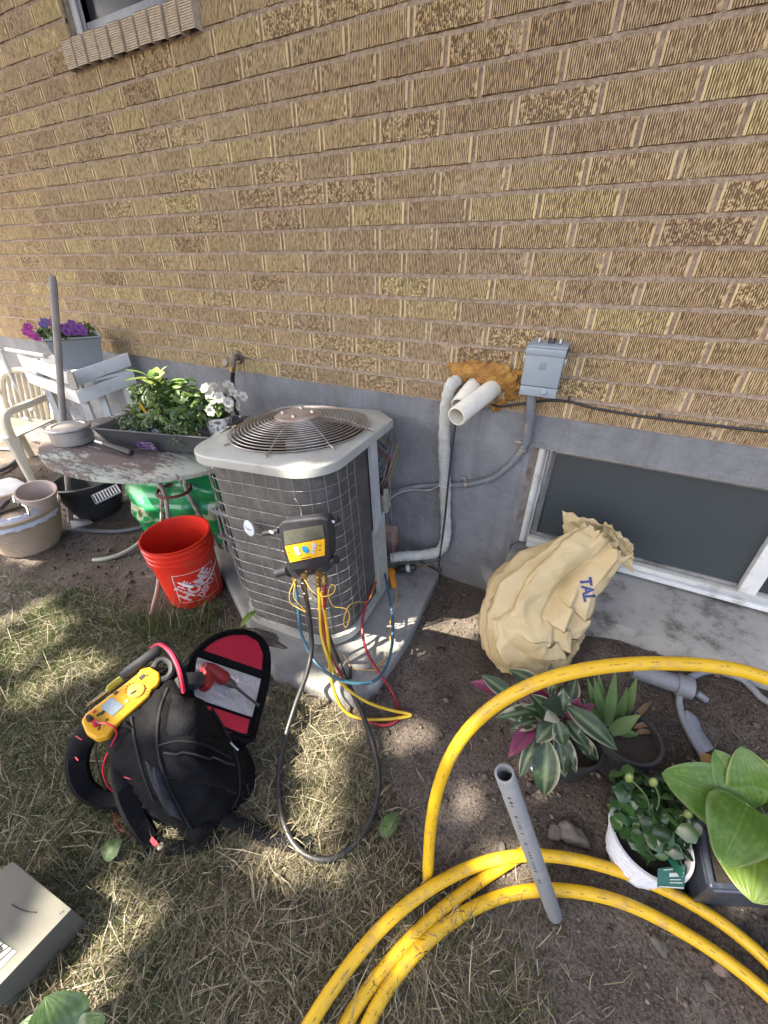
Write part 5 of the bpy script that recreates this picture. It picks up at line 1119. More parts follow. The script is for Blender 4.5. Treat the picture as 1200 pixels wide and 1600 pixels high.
# handle and straps
hp = [G(238, 1012, .38), G(252, 1006, .42), G(268, 1018, .44), G(280, 1040, .43), G(286, 1062, .40), G(289, 1080, .36)]
mk('grab_handle', MB().tube(cr(hp, 6), .012, 8, flat=.45), NYL, bkp); mk('handle_trim', MB().tube([q+V(.004, -.006, .006) for q in cr(hp, 6)], .0055, 6), REDN, bkp)
def strap(pts, w, th, name='shoulder_strap', mat=NYL):
    P_ = cr([G(u, v, z) for u, v, z in pts], 7); mb = MB(); n = len(P_)
    for i, p_ in enumerate(P_):
        t_ = (P_[min(i+1, n-1)]-P_[max(i-1, 0)]).normalized(); vw = (CAM-p_).normalized(); sd = t_.cross(vw).normalized(); ww = w(i/(n-1)) if callable(w) else w; vw = sd.cross(t_)
        mb.v += [p_-sd*ww-vw*th*.3, p_-sd*ww*.7+vw*th, p_+sd*ww*.7+vw*th, p_+sd*ww-vw*th*.3, p_-vw*th*.8]
        if i:
            k = len(mb.v)-10
            for j in range(5): mb.f.append((k+j, k+(j+1) % 5, k+5+(j+1) % 5, k+5+j)); mb.m.append(0)
    mb.f += [(0, 1, 2, 3, 4), tuple(len(mb.v)-5+j for j in range(5))[::-1]]; mb.m += [0, 0]
    return mk(name, mb, mat, bkp, ang=60)
strap([(165, 1130, .32), (135, 1150, .27), (122, 1180, .20), (124, 1215, .12), (142, 1240, .06), (175, 1250, .04), (205, 1245, .05)], lambda s: .034-.012*s, .012)
strap([(215, 1135, .36), (200, 1160, .33), (194, 1195, .27), (198, 1235, .19), (210, 1270, .11), (226, 1298, .05), (235, 1310, .025)], lambda s: .036-.013*s, .012)
strap([(228, 1300, .03), (240, 1316, .02), (270, 1324, .02), (305, 1322, .02), (345, 1310, .02)], .017, .004, 'webbing')
mk('red_tab', MB().prism([G(220, 1296, .04), G(234, 1302, .04), G(249, 1320, .03), G(240, 1322, .03)], (0, 0, -.003)), REDN, bkp, sm=False)
mk('buckle', MB().lathe([(0, .006), (.009, .005), (.01, 0)], 10, Matrix.Translation(G(251, 1323, .022))), STEEL, bkp)
strap([(350, 1278, .05), (390, 1292, .03), (430, 1312, .02), (470, 1320, .018), (488, 1316, .02)], .019, .004, 'webbing')
strap([(143, 1255, .02), (155, 1266, .02), (175, 1264, .02), (196, 1268, .015)], .007, .004, 'side_buckle')
strap([(236, 1318, .02), (228, 1330, .015), (216, 1345, .012)], .011, .004, 'webbing')
mk('side_pocket', MB().ball(G(310, 1285, .03), .06, (1.0, .75, .5), 16, 10, nz=.3), NYL, bkp)
for a, b2 in (((300, 1205), (303, 1228)), ((360, 1160), (372, 1172))): mk('zipper_pull', MB().tube([G(*a, .22), G(*b2, .20)], .0028, 6), M('zip_grey', (.35, .36, .38), .4, metal=.7), bkp)
for (a, b2) in (((118, 1150), (128, 1156)), ((194, 1214), (204, 1217)), ((118, 1183), (122, 1188))): mk('stitch', MB().tube([G(*a, .30 if a[0] < 150 else .285), G(*b2, .30 if b2[0] < 150 else .285)], .0016, 5), REDN, bkp)
# clamp meter
CMY = M('meter_yellow', (.63, .33, .012), .42, col2=(.56, .28, .01), vs=12)
ma, mbp_, mc = G(150, 1140, .385), G(245, 1048, .40), G(176, 1152, .37)
mn = (mbp_-ma).cross(mc-ma).normalized()
if mn.dot(CAM-ma) < 0: mn = -mn
cmt = thing('clamp_meter', 'yellow clamp meter with small grey screen lying on the backpack', 'meter', ma)
mP = lambda pts, off=0: [PL(u, v, ma+mn*off, mn) for u, v in pts]
mk('case', MB().prism(mP([(126, 1126), (133, 1115), (215, 1052), (219, 1045), (234, 1041), (249, 1050), (250, 1061), (246, 1070), (237, 1076), (232, 1088), (178, 1136), (168, 1150), (150, 1155), (134, 1145)]), -mn*.034), CMY, cmt, bev=.007, seg=3)
mk('screen', MB().prism(mP([(156, 1105), (174, 1089), (193, 1103), (175, 1119)], .002), -mn*.004), M('lcd_blue', (.30, .36, .40), .15, col2=(.24, .30, .33), vs=40), cmt, sm=False)
cdl = PL(213, 1079, ma, mn); dR = mn.to_track_quat('Z', 'Y').to_matrix().to_4x4()
dial = mk('dial', MB().lathe([(0, .006), (.016, .006), (.02, .004), (.021, 0)], 24, Matrix.Translation(cdl) @ dR), M('dial_orange', (.62, .35, .06), .45), cmt)
mk('dial_pointer', MB().prism(mP([(203, 1084), (212, 1078), (213, 1080), (205, 1085)], .0068), mn*.001), DKP, dial, sm=False)
for k in range(11):
    a = math.radians(200-22*k); q = cdl+(RX*math.cos(a)+UX*math.sin(a))*.029; q = q-mn*(q-ma).dot(mn)
    mk('dial_mark', MB().box(q+mn*.0005, (.003, .003, .0012), dR.to_3x3()), DKP, cmt, sm=False)
for (u, v, w_, col) in ((181, 1083, 4, DKP), (198, 1096, 3.4, BTN), (167, 1125, 3, DKP), (222, 1058, 6, DKP), (230, 1055, 2, DKP), (160, 1114, 5, DKP), (154, 1117, 4, DKP), (148, 1112, 3.5, REDN)):
    mk('case_print', MB().prism(mP([(u-w_, v+w_*.2), (u+w_*.4, v-w_*.9), (u+w_, v-w_*.4), (u-w_*.3, v+w_*.8)], .0006), mn*.0012), col, cmt, sm=False)
jaw = [(240, 1044), (246, 1034), (256, 1030), (266, 1036), (268, 1048), (262, 1058), (252, 1062)]
mk('jaw', MB().tube(cr(mP(jaw, -.012), 5), .009, 8), BLACKW, cmt)
for (u, v) in ((141, 1124), (150, 1132)): mk('plug', MB().lathe([(0, .02), (.006, .02), (.0075, 0)], 12, Matrix.Translation(PL(u, v, ma, mn)) @ dR), BLACKW if u == 141 else REDN, cmt)
LEADR = M('red_lead', (.40, .012, .03), .4)
hose('test_lead', [(150, 1130, 'z', .40), (162, 1130, 'z', .41), (178, 1136, 'z', .40), (182, 1148, 'z', .37), (174, 1165, 'z', .33), (163, 1190, 'z', .25), (162, 1210, 'z', .18), (172, 1232, 'z', .10), (190, 1245, 'z', .06), (192, 1256, 'z', .03), (183, 1268, 'z', .015), (180, 1285, 'z', .012), (192, 1298, 'z', .012), (208, 1300, 'z', .012), (220, 1294, 'z', .014)], .0026, LEADR, 'red test lead trailing from the clamp meter over the straps', 'test lead', seg=6)
hose('test_lead', [(146, 1124, 'z', .40), (156, 1131, 'z', .405), (152, 1148, 'z', .36), (150, 1180, 'z', .25), (158, 1215, 'z', .12), (170, 1245, 'z', .03), (182, 1262, 'z', .015), (198, 1266, 'z', .012)], .0024, BLACKW, 'black test lead hanging from the clamp meter to the grass', 'test lead', seg=6)
# screwdriver / torch in the side pocket
sd0 = thing('nut_driver', 'nut driver with clear yellow handle tucked beside the clamp meter', 'screwdriver', G(165, 1075, .38))
mk('handle', MB().tube([G(168, 1080, .385), G(172, 1074, .387), G(190, 1060, .39)], [.008, .0105, .0105], 10), M('clear_yellow', (.50, .45, .04), .15, trans=.4), sd0)
mk('shank', MB().tube([G(136, 1103, .37), G(168, 1079, .385)], .0045, 8), CHR, sd0)
tag(mk('torch', MB().tube([G(190, 1058, .40), G(200, 1050, .40), G(246, 1016, .41), G(250, 1013, .41)], [.013, .016, .016, .013], 12), BLACKW), 'black cylindrical torch poking from the backpack top', 'torch')
# impact driver
dr = thing('impact_driver', 'red and black impact driver resting in the clear flap pocket', 'drill', PL(345, 1060, fa, fn))
DRR = M('driver_red', (.20, .008, .012), .45)
F = lambda u, v, o: PL(u, v, fa+fn*o, fn)
mk('motor_body', MB().tube([F(318, 1042, .035), F(330, 1047, .035), F(350, 1060, .035), F(354, 1063, .035)], [.016, .021, .022, .017], 14), DRR, dr)
mk('handle', MB().prism([F(322, 1036, .05), F(332, 1034, .05), F(340, 1060, .05), F(330, 1076, .05), F(320, 1072, .05)], -fn*.03), DRR, dr, bev=.006)
mk('battery', MB().prism([F(286, 1050, .055), F(318, 1048, .055), F(322, 1068, .055), F(290, 1070, .055)], -fn*.05), BLACKW, dr, bev=.006)
mk('nose', MB().tube([F(352, 1062, .035), F(362, 1069, .035), F(368, 1073, .035)], [.016, .013, .007], 12), M('nose_grey', (.09, .09, .09), .4, metal=.5), dr)
mk('bit', MB().tube([F(366, 1072, .035), F(396, 1096, .03), F(404, 1102, .028)], [.0045, .0045, .006], 8), DKM, dr)
# ================================================================== YELLOW GAS PIPE COIL
YP = M('yellow_pipe', (.60, .375, .012), .42, col2=(.54, .325, .010), vs=9, dirt=(.38, .24, .06), ds=26)
RP = .0148
ringC = V(.42, -1.60, 0); RR = .665
def rg_(deg, z, r=RR): a = math.radians(deg); return ringC+V(r*math.cos(a), r*math.sin(a), z)
s1 = [G(u, v, z) for u, v, z in ((468, 1625, .05), (535, 1520, .047), (600, 1440, .045), (668, 1388, .045), (740, 1350, .043), (820, 1333, .038), (920, 1345, .03), (1040, 1388, .02), (1130, 1440, .018), (1215, 1510, .018))]
s2 = [G(u, v, .018) for u, v in ((515, 1640), (555, 1570), (610, 1500), (670, 1435), (730, 1388), (764, 1367), (790, 1350), (822, 1330))]
s3 = [G(u, v, z) for u, v, z in ((555, 1640, .018), (595, 1555, .018), (655, 1478, .018), (730, 1420, .018), (810, 1390, .018), (900, 1390, .018), (990, 1412, .018), (1090, 1470, .018), (1215, 1560, .018))]
arch = [Dp(u, v, d) for u, v, d in ((668, 1385, 1.07), (669, 1345, 1.05), (674, 1275, .995), (692, 1200, .95), (730, 1135, .915), (790, 1085, .885), (860, 1055, .87), (940, 1040, .865), (1020, 1034, .87), (1110, 1040, .865), (1215, 1060, .86))]
far = lambda z, a0, a1, n=6: [rg_(a0+(a1-a0)*i/n, z) for i in range(n+1)]
def fixz(l): return l
# one continuous coil: arch -> round behind the camera -> strand 1 -> round -> strand 3 -> round -> strand 2
loop1 = arch + [V(.78, -.78, .55), V(1.05, -1.05, .38), V(1.12, -1.45, .20)] + [rg_(-20, .10, .68), rg_(-60, .06), rg_(-95, .05), rg_(-130, .05)] + [G(400, 1780, .05)] + s1
loop2 = s1[-1:] + [rg_(38, .02), rg_(10, .02), rg_(-30, .02), rg_(-70, .02), rg_(-105, .02), rg_(-135, .02, .64)] + s3
loop3 = s3[-1:] + [rg_(36, .046, .63), rg_(8, .046, .63), rg_(-30, .046, .63), rg_(-70, .046, .63), rg_(-105, .045, .64), rg_(-135, .03, .64)] + s2
def relax(P_, k=14):
    P_ = [q.copy() for q in P_]
    for _ in range(k): P_ = [P_[0]]+[P_[i]*.5+(P_[i-1]+P_[i+1])*.25 for i in range(1, len(P_)-1)]+[P_[-1]]
    return P_
full = cr(loop1+loop2[1:]+loop3[1:], 7)
acc_ = [full[0]]                                    # resample evenly so the tube bends smoothly
for q in full[1:]:
    while (q-acc_[-1]).length > .03: acc_.append(acc_[-1]+(q-acc_[-1]).normalized()*.03)
full = relax(acc_, 12)
for p_ in full: p_.z = max(p_.z, .016)
yp = tag(mk('gas_pipe', MB().tube(full, RP, 14), YP), 'coil of yellow plastic gas pipe arching over the potted plants', 'pipe')
# printed marks along the pipe
mb = MB(); cum = 0
for i in range(2, len(full)-2):
    if (i*7) % 5 < 3:
        a, b2 = full[i], full[i+1]; d = (b2-a); vw = V(.05, -.3, 1).normalized(); vw = (vw-d.normalized()*vw.dot(d.normalized())).normalized(); sd = d.normalized().cross(vw)
        for q in (.1, .45, .7):
            if rnd.random() < .55:
                l = .12+.2*rnd.random(); o_ = .25; nn = (vw*math.cos(o_)+sd*math.sin(o_)); s2_ = nn.cross(d.normalized())*.0007
                pa_ = a+d*q+nn*(RP+.0004); pb_ = a+d*min(1, q+l)+nn*(RP+.0004); k = len(mb.v); mb.v += [pa_-s2_, pa_+s2_, pb_+s2_, pb_-s2_]; mb.f.append((k, k+1, k+2, k+3)); mb.m.append(0)
o = mk('printed_marks', mb, M('pipe_print', (.16, .10, .02), .6), yp, sm=False); o['kind'] = 'stuff'
# ================================================================== GREY PIPE
gp0, gp1 = G(866, 1428, .018), Dp(788, 1208, .735)
gd = (gp1-gp0).normalized(); GPM = M('grey_pvc', (.225, .235, .245), .45, col2=(.19, .198, .205), vs=8, dirt=(.27, .26, .25), ds=24)
Lp = (gp1-gp0).length; Mx = Matrix.Translation(gp0) @ gd.to_track_quat('Z', 'Y').to_matrix().to_4x4(); r = .0185
gpi = tag(mk('grey_pipe', MB().lathe([(.010, -.006), (r-.002, -.004), (r, 0), (r, Lp-.001), (r-.001, Lp), (r*.76, Lp), (r*.74, Lp-.002), (r*.74, Lp-.2), (0, Lp-.2)], 32, Mx), GPM, ang=50), 'length of grey plastic pipe propped upright across the yellow coil', 'pipe')
vw = (CAM-gp0.lerp(gp1, .5)); vw = (vw-gd*vw.dot(gd)).normalized(); sd = gd.cross(vw); nn = (vw*.93-sd*.36).normalized(); s_ = nn.cross(gd)
mb = MB(); s = .36
while s < .92:
    w_ = rnd.uniform(.004, .014); p0 = gp0.lerp(gp1, s)+nn*(r+.0004); k = len(mb.v)
    mb.v += [p0-s_*.0026, p0+s_*.0026, p0+s_*.0026+gd*w_*.6, p0-s_*.0026+gd*w_*.6]; mb.f.append((k, k+1, k+2, k+3)); mb.m.append(0); s += (w_+rnd.choice((.004, .006, .014, .03)))/Lp
o = mk('printed_marks', mb, M('pipe_ink', (.06, .065, .07), .6), gpi, sm=False); o['kind'] = 'stuff'
# ================================================================== POTTED PLANTS (right)
def pot_round(parent, c, r0, r1, h, mat, name='pot', lip=.006, n=40):
    return mk(name, MB().lathe([(0, 0), (r0, 0), (r0+.002, .004), (r1, h-.02), (r1+lip, h-.018), (r1+lip, h), (r1-.003, h), (r1-.008, h-.03), (0, h-.04)], n, Matrix.Translation(c)), mat, parent, ang=35)
POTM = M('potting_mix', (.014, .011, .009), .95, col2=(.028, .022, .018), vs=90, bmp=.8, bs=160)
# prayer plant with striped leaves
sc0 = G(880, 1185, .02); sc0.z = gz(sc0.x, sc0.y)
st = thing('prayer_plant', 'potted prayer plant with cream striped leaves and magenta undersides', 'plant', sc0)
pot_round(st, sc0, .07, .09, .13, BLKP)
mk('soil', MB().lathe([(0, .115), (.082, .11)], 20, Matrix.Translation(sc0)), POTM, st)
def striped(seed, pale=.35):
    R = random.Random(seed); ph = R.random()*6; fr = R.uniform(13, 20)
    def f(s, q):
        n = math.sin(fr*s+ph+abs(q)*4)+.8*noise.noise(Vector((s*9, q*3, seed)))
        g = (.024, .052, .022) if n < 1.25-pale*1.8 else ((.060, .105, .045) if n < 1.7-pale*1.6 else (.36, .36, .25))
        if (abs(q) > .93 and q*(-1)**seed > 0) or (q*(-1)**seed > .35 and n > .2 and pale > .3): g = (.40, .39, .28)
        if abs(q) < .08: g = (.16, .21, .12)
        return g
    return f
MAG = lambda s, q: (.17, .022, .075) if abs(q) > .1 else (.11, .02, .05)
crown = sc0+V(.0, 0, .12)
leaves = [((735, 1066), .20, .045, 'm', (800, 1085), .2), ((752, 1055), .26, .05, 'g', (800, 1090), .24), ((795, 1046), .24, .05, 'g', (850, 1075), .22), ((860, 1036), .28, .035, 'p', (862, 1090), .24), ((775, 1122), .20, .05, 'p', (845, 1110), .2), ((815, 1065), .30, .05, 'm', (860, 1110), .22), ((795, 1182), .17, .05, 'm', (835, 1130), .2), ((797, 1140), .2, .045, 'p', (840, 1125), .2), ((812, 1215), .12, .04, 'g', (838, 1150), .2), ((850, 1244), .10, .075, 'g', (855, 1155), .22), ((883, 1215), .12, .04, 'p', (868, 1140), .22), ((900, 1208), .13, .035, 'p', (878, 1145), .2), ((965, 1172), .22, .058, 'g', (884, 1102), .27), ((935, 1190), .12, .045, 'p', (890, 1140), .2), ((830, 1085), .3, .06, 'g', (862, 1120), .23), ((845, 1100), .33, .06, 'd', (880, 1110), .24), ((820, 1105), .27, .055, 'g', (870, 1120), .22), ((880, 1075), .3, .045, 'p', (880, 1115), .24), ((905, 1090), .28, .05, 'm', (890, 1125), .22), ((930, 1100), .26, .03, 'm', (895, 1120), .22), ((880, 1165), .2, .05, 'g', (870, 1125), .26), ((850, 1125), .3, .04, 'c', (870, 1118), .28), ((915, 1165), .18, .045, 'g', (885, 1125), .22), ((838, 1160), .2, .05, 'g', (866, 1130), .24), ((900, 1060), .26, .045, 'g', (888, 1105), .22), ((820, 1170), .15, .05, 'g', (855, 1140), .2)]
for k, ((u, v), z, w_, kind, (bu, bv_), zb) in enumerate(leaves):
    cf = {'m': MAG, 'g': striped(k, .18), 'p': striped(k, .42), 'd': (lambda s, q: (.03, .05, .03)), 'c': (lambda s, q: (.46, .44, .34))}[kind]
    mk('leaf', make_leaf(G(bu, bv_, zb), G(u, v, z), w_, (CAM-G(u, v, z)).normalized()+V(0, 0, .5), .10, cf, 14, 6, .25, .05, lambda s: (math.sin(math.pi*min(1, s**.85))**.8) if s < .985 else .05, k), LEAFA, st)
    if k % 2 == 0: mk('stem', MB().tube(cr([crown, crown.lerp(G(bu, bv_, zb), .6)+V(0, 0, .02), G(bu, bv_, zb)], 4), .0025, 5), M('stem_red', (.12, .035, .05), .5) if k == 0 else bpy.data.materials['stem_red'], st)
tag(mk('plant_tag', MB().prism([G(822, 1190, .05), G(826, 1186, .06), G(838, 1202, .05), G(834, 1208, .04)], (0, 0, -.002)), M('tag_blue', (.03, .08, .28), .35, col2=(.5, .52, .55), vs=120, lo=.5, hi=.55), sm=False), 'small blue and white plant tag under the prayer plant', 'tag')
# iris in a black pot
ic = G(958, 1185, .03); ic.z = gz(ic.x, ic.y)
ir = thing('iris_plant', 'spiky green iris fan growing in a black nursery pot', 'plant', ic)
pot_round(ir, ic, .075, .092, .15, BLKP); mk('soil', MB().lathe([(0, .135), (.086, .13)], 20, Matrix.Translation(ic)), POTM, ir)
for k, (u, v, z, w_, bu, bv_) in enumerate(((962, 1048, .36, .03, 950, 1135), (995, 1058, .33, .028, 975, 1125), (918, 1060, .30, .028, 940, 1130), (1000, 1117, .26, .04, 955, 1145), (998, 1148, .18, .026, 960, 1142), (935, 1050, .28, .024, 945, 1120), (980, 1075, .30, .026, 965, 1130), (910, 1090, .26, .024, 940, 1135), (928, 1056, .33, .026, 944, 1128))):
    cf = (lambda s, q: (.12*(.8+.3*s), .20*(.8+.2*s), .07)) if k % 2 else (lambda s, q: (.095, .17, .065))
    mk('leaf', make_leaf(G(bu, bv_, .17), G(u, v, z), w_, (CAM-ic).normalized(), .03, cf, 10, 4, .5, 0, lambda s: max(.05, min(1, (1-s)*2.2)**.8*(.55+.45*min(1, s*3)))), LEAFA, ir)
for k, (u, v, bu, bv_) in enumerate(((1018, 1096, 985, 1130), (1020, 1132, 990, 1138), (1022, 1145, 992, 1146))): mk('dry_leaf', make_leaf(G(bu, bv_, .17), G(u, v, .15), .018, (0, 0, 1), .1, lambda s, q: (.24, .16, .09), 6, 4, .3, .3), LEAFA, ir)
# rose in white basket pot
wc = V(*(G(988, 1340, 0))); wc.z = gz(wc.x, wc.y)-.002
ro = thing('rose_plant', 'small glossy rose bush in a white basket weave pot', 'plant', wc)
m, t, b = nmat('basket_white'); p = pos(t); 
b.inputs['Base Color'].default_value = (.52, .535, .58, 1); b.inputs['Roughness'].default_value = .4
prf = [(0, 0), (.066, 0), (.068, .004)]
for i in range(11): z = .01+.118*i/11; r_ = .069+.020*i/11; prf += [(r_-.0012, z), (r_+.0018, z+.004), (r_+.0016, z+.008)]
prf += [(.093, .13), (.098, .134), (.097, .142), (.090, .142), (.085, .12), (0, .118)]
wb = MB().lathe(prf, 84, Matrix.Translation(wc))
for i_, v_ in enumerate(wb.v):
    ri, ti = divmod(i_, 84)
    if 3 <= ri < len(prf)-6:
        d_ = V(v_.x-wc.x, v_.y-wc.y, 0).normalized(); v_ += d_*.0024*(1 if ((ti//3)+((ri-3)//3)) % 2 else -.3)
mk('pot', wb, m, ro, ang=25); mk('soil', MB().lathe([(0, .125), (.084, .122)], 20, Matrix.Translation(wc)), POTM, ro)
GL = leafmat('glossy_rose_leaf', None, None, .22, .12, attr=True)
o = mk('foliage', leafcloud(330, G(1014, 1272, .20), (.10, .095, .085), .042, [(.018, .05, .014), (.026, .068, .018), (.014, .04, .012), (.05, .10, .03)], 31, .45, .55, .3, aspect=.72), GL, ro, sm=True, ang=180); o['kind'] = 'stuff'
for k, (u, v, z) in enumerate(((983, 1215, .36), (1021, 1222, .34), (1075, 1272, .28))):
    q = G(u, v, z); mk('stem', MB().tube(cr([wc+V(0, .02, .15), wc.lerp(q, .5)+V(0, 0, .12), q], 5), .002, 5), M('rose_stem_%d' % k, (.07, .13, .04), .5), ro)
    mk('bud', MB().ball(q, .009, (1, 1, 1.6), 10, 8), M('rose_bud_%d' % k, (.16, .22, .06), .5), ro)
tq = [G(1028, 1357, .165), G(1071, 1352, .165), G(1069, 1389, .148), G(1027, 1386, .148)]
gt = thing('plant_tag', 'dark green printed tag hanging on the white basket pot', 'tag', tq[3])
GTM = M('tag_green', (.015, .085, .055), .35, col2=(.02, .11, .07), vs=40)
mk('card', MB().prism(tq, (0, 0, -.0015)), GTM, gt, sm=False)
bi = lambda s, q, o_=.0008: tq[0].lerp(tq[1], s).lerp(tq[3].lerp(tq[2], s), q)+V(0, 0, o_)
TW = M('tag_white', (.55, .58, .55), .4)
for (s0, s1_, q0_, q1_) in ((.42, .95, .30, .48), (.45, .85, .60, .64), (.45, .92, .74, .78), (.05, .97, .95, 1.0), (.2, .55, .1, .15)): mk('tag_print', MB().prism([bi(s0, q0_), bi(s1_, q0_), bi(s1_, q1_), bi(s0, q1_)], (0, 0, .0004)), TW, gt, sm=False)
mk('strap', MB().prism([G(1043, 1342, .172), G(1057, 1343, .172), G(1069, 1368, .166), G(1062, 1370, .166)], (0, 0, -.0015)), GTM, gt, sm=False)
# hosta in dark square planter
hc = G(1185, 1330, 0); hc.z = 0.0
ho = thing('hosta_plant', 'hosta with broad veined leaves in a dark blue square planter', 'plant', hc)
DBL = M('dark_blue_plastic', (.02, .026, .042), .42, col2=(.03, .037, .055), vs=30, dirt=(.06, .06, .065), ds=50)
pts_t = [G(u, v, .17) for u, v in ((1086, 1258), (1112, 1385), (1300, 1395), (1275, 1235))]
cen = sum(pts_t, Vector())/4
pts_b = [V(cen.x+(q.x-cen.x)*.9, cen.y+(q.y-cen.y)*.9, .004) for q in pts_t]
mb = MB(); rimo = [cen+(q-cen)*1.06+V(0, 0, -.004) for q in pts_t]; rim2 = [q+V(0, 0, .014) for q in rimo]; rin = [cen+(q-cen)*.95+V(0, 0, .010) for q in pts_t]; rlo = [cen+(q-cen)*.9+V(0, 0, -.05) for q in pts_t]
mb.add(pts_b+pts_t+rimo+rim2+rin+rlo, [(0, 3, 2, 1)]+[(i+4*k, (i+1) % 4+4*k, (i+1) % 4+4*k+4, i+4*k+4) for k in range(5) for i in range(4)]+[(20, 21, 22, 23)])
mk('pot', mb, DBL, ho, bev=.01, seg=3)
mk('soil', MB().prism([cen+(q-cen)*.88+V(0, 0, -.035) for q in pts_t], (0, 0, -.005)), POTM, ho, sm=False)
m, t, b = nmat('hosta_leaf'); at = N(t, 'Attribute', attribute_name='Col').outputs['Color']; p = pos(t); c = mixc(t, ramp(t, nz(t, p, 70, 3), [(.5, 0.0), (.75, .5)]), at, (.17, .27, .07)); t.links.new(c, b.inputs['Base Color']); b.inputs['Roughness'].default_value = .38
uvn = N(t, 'Attribute', attribute_name='Col'); sr = N(t, 'SeparateColor'); t.links.new(at, sr.inputs[0]); bump(t, sr.outputs[1], .5, .02, b)
tl = N(t, 'BsdfTranslucent'); t.links.new(c, tl.inputs[0]); mx = N(t, 'MixShader'); mx.inputs[0].default_value = .22; t.links.new(b.outputs[0], mx.inputs[1]); t.links.new(tl.outputs[0], mx.inputs[2]); t.links.new(mx.outputs[0], t.nodes['Material Output'].inputs[0]); HOSTA = m
def hcol(base, edge):
    def f(s, q):
        rib = .5+.5*math.cos(abs(q)**.85*math.pi*9)
        k = sstep(.80, .98, abs(q)); v_ = .82+.19*rib
        col = [base[i]*(1-k)+edge[i]*k for i in range(3)]
        if abs(q) < .05: col = [x*1.25 for x in col]
        return tuple(x*v_ for x in col)
    return f
hshape = lambda s: (math.sin(math.pi*min(1, s**.62))**.62) if 0 < s < .99 else .02
for k, (tip, zt, bs_, zb, w_, ed) in enumerate((((1034, 1209), .36, (1152, 1262), .34, .135, (.16, .24, .08)), ((1117, 1171), .42, (1172, 1265), .34, .10, (.15, .24, .07)), ((1158, 1166), .46, (1186, 1260), .34, .115, (.30, .36, .12)), ((1128, 1352), .36, (1168, 1256), .38, .125, (.18, .26, .08)), ((1176, 1410), .32, (1178, 1318), .34, .15, (.34, .38, .12)), ((1265, 1190), .42, (1200, 1262), .34, .12, (.2, .28, .08)), ((1270, 1330), .36, (1195, 1275), .36, .13, (.2, .28, .08)))):
    T_ = G(*tip, zt); B_ = G(*bs_, zb)
    mk('leaf', make_leaf(B_, T_, w_, (CAM-T_).normalized()+V(0, 0, .3), .10, hcol((.07, .15, .02) if k != 4 else (.14, .22, .03), tuple(e*.8 for e in ed)), 26, 30, .12, .02, hshape, k), HOSTA, ho, ang=180)
    mk('stem', MB().tube(cr([V(cen.x, cen.y, .14), B_.lerp(V(cen.x, cen.y, .2), .5), B_+(T_-B_)*.03], 5), .005, 6), M('hosta_stem', (.14, .22, .07), .5) if k == 0 else bpy.data.materials['hosta_stem'], ho)
mk('dry_leaf', make_leaf(G(1120, 1205, .33), G(1095, 1176, .36), .05, (CAM-hc).normalized(), .1, lambda s, q: (.40, .25, .10), 6, 5, .4, .2), LEAFA, ho)
# ================================================================== DOWNSPOUT TUBE, FLAT HOSE
SPT = M('downspout_grey', (.17, .185, .205), .5, col2=(.13, .14, .16), vs=12, dirt=(.12, .10, .085), ds=15)
ds_ = thing('drain_pipe', 'muddy grey drain pipe end with collar lying by the ledge', 'pipe', G(1040, 1065, .15))
da, db_ = GG(988, 1046, .03), GG(1062, 1070, .03)
mk('tube', MB().tube([da, db_], .030, 18), SPT, ds_); dd = (db_-da).normalized(); mk('collar', MB().tube([db_-dd*.01, db_+dd*.035], .036, 18), SPT, ds_); mk('clamp_screw', MB().tube([db_+dd*.05+V(0, 0, -.01), db_+dd*.085+V(0, 0, -.03)], .012, 10), SPT, ds_)
def gpath(l, n=8): return cr([GG(u, v, dz) for u, v, dz in l], n)
o = tag(mk('drain_hose', MB().tube(gpath([(1064, 1080, .02), (1061, 1096, .012), (1066, 1120, .012), (1078, 1148, .012), (1095, 1178, .012), (1110, 1205, .012)]), .011, 10), SPT), 'flattened grey drain hose running to the hosta planter', 'hose')
P_ = gpath([(1072, 1110, .014), (1082, 1125, .014), (1090, 1145, .014), (1108, 1172, .014)]); mk('flat_end', MB().tube(P_, [.005+.017*min(1, i/6) for i in range(len(P_))], 8, flat=.3), SPT, o)
tag(mk('drain_hose', MB().tube(gpath([(1070, 1068, .03), (1082, 1057, .02), (1105, 1049, .014), (1130, 1051, .014), (1160, 1062, .014), (1178, 1078, .014), (1192, 1092, .014), (1225, 1110, .014)]), .011, 10), SPT), 'thin grey drain hose curving away along the window ledge', 'hose')
# ================================================================== CARDBOARD BOX, LOOSE LEAVES
CB = M('grey_card', (.115, .112, .091), .7, col2=(.10, .098, .08), vs=5)
bp_ = [G(u, v, .11) for u, v in ((20, 1345), (112, 1420), (-20, 1560), (-130, 1450))]
bxo = thing('cardboard_box', 'flat grey cardboard box with white label lying on the grass', 'box', (bp_[0].x, bp_[0].y, 0))
mk('carton', MB().prism(bp_, (0, 0, -.106)), CB, bxo, bev=.003)
lq = [G(u, v, .1112) for u, v in ((-20, 1448), (0, 1471), (26, 1487), (-2, 1516), (-40, 1480))]
lb = mk('label', MB().prism(lq, (0, 0, .0006)), TW, bxo, sm=False)
for (a, b2, w_) in (((-6, 1508), (20, 1484), 2.6), ((-12, 1500), (14, 1480), 1.8), ((-20, 1494), (6, 1475), 1.8)):
    mk('label_print', MB().prism([G(a[0], a[1], .1122), G(b2[0], b2[1], .1122), G(b2[0]-w_*.7, b2[1]-w_*.7, .1122), G(a[0]-w_*.7, a[1]-w_*.7, .1122)], (0, 0, .0004)), DKP, lb, sm=False)
mk('label_mark', MB().prism([G(u, v, .1122) for u, v in ((-8, 1482), (0, 1477), (5, 1481), (4, 1485), (-4, 1492))], (0, 0, .0004)), DKP, lb, sm=False)
mk('staple', MB().tube([G(91, 1428, .112), G(98, 1424, .112)], .0012, 5), CHR, bxo)
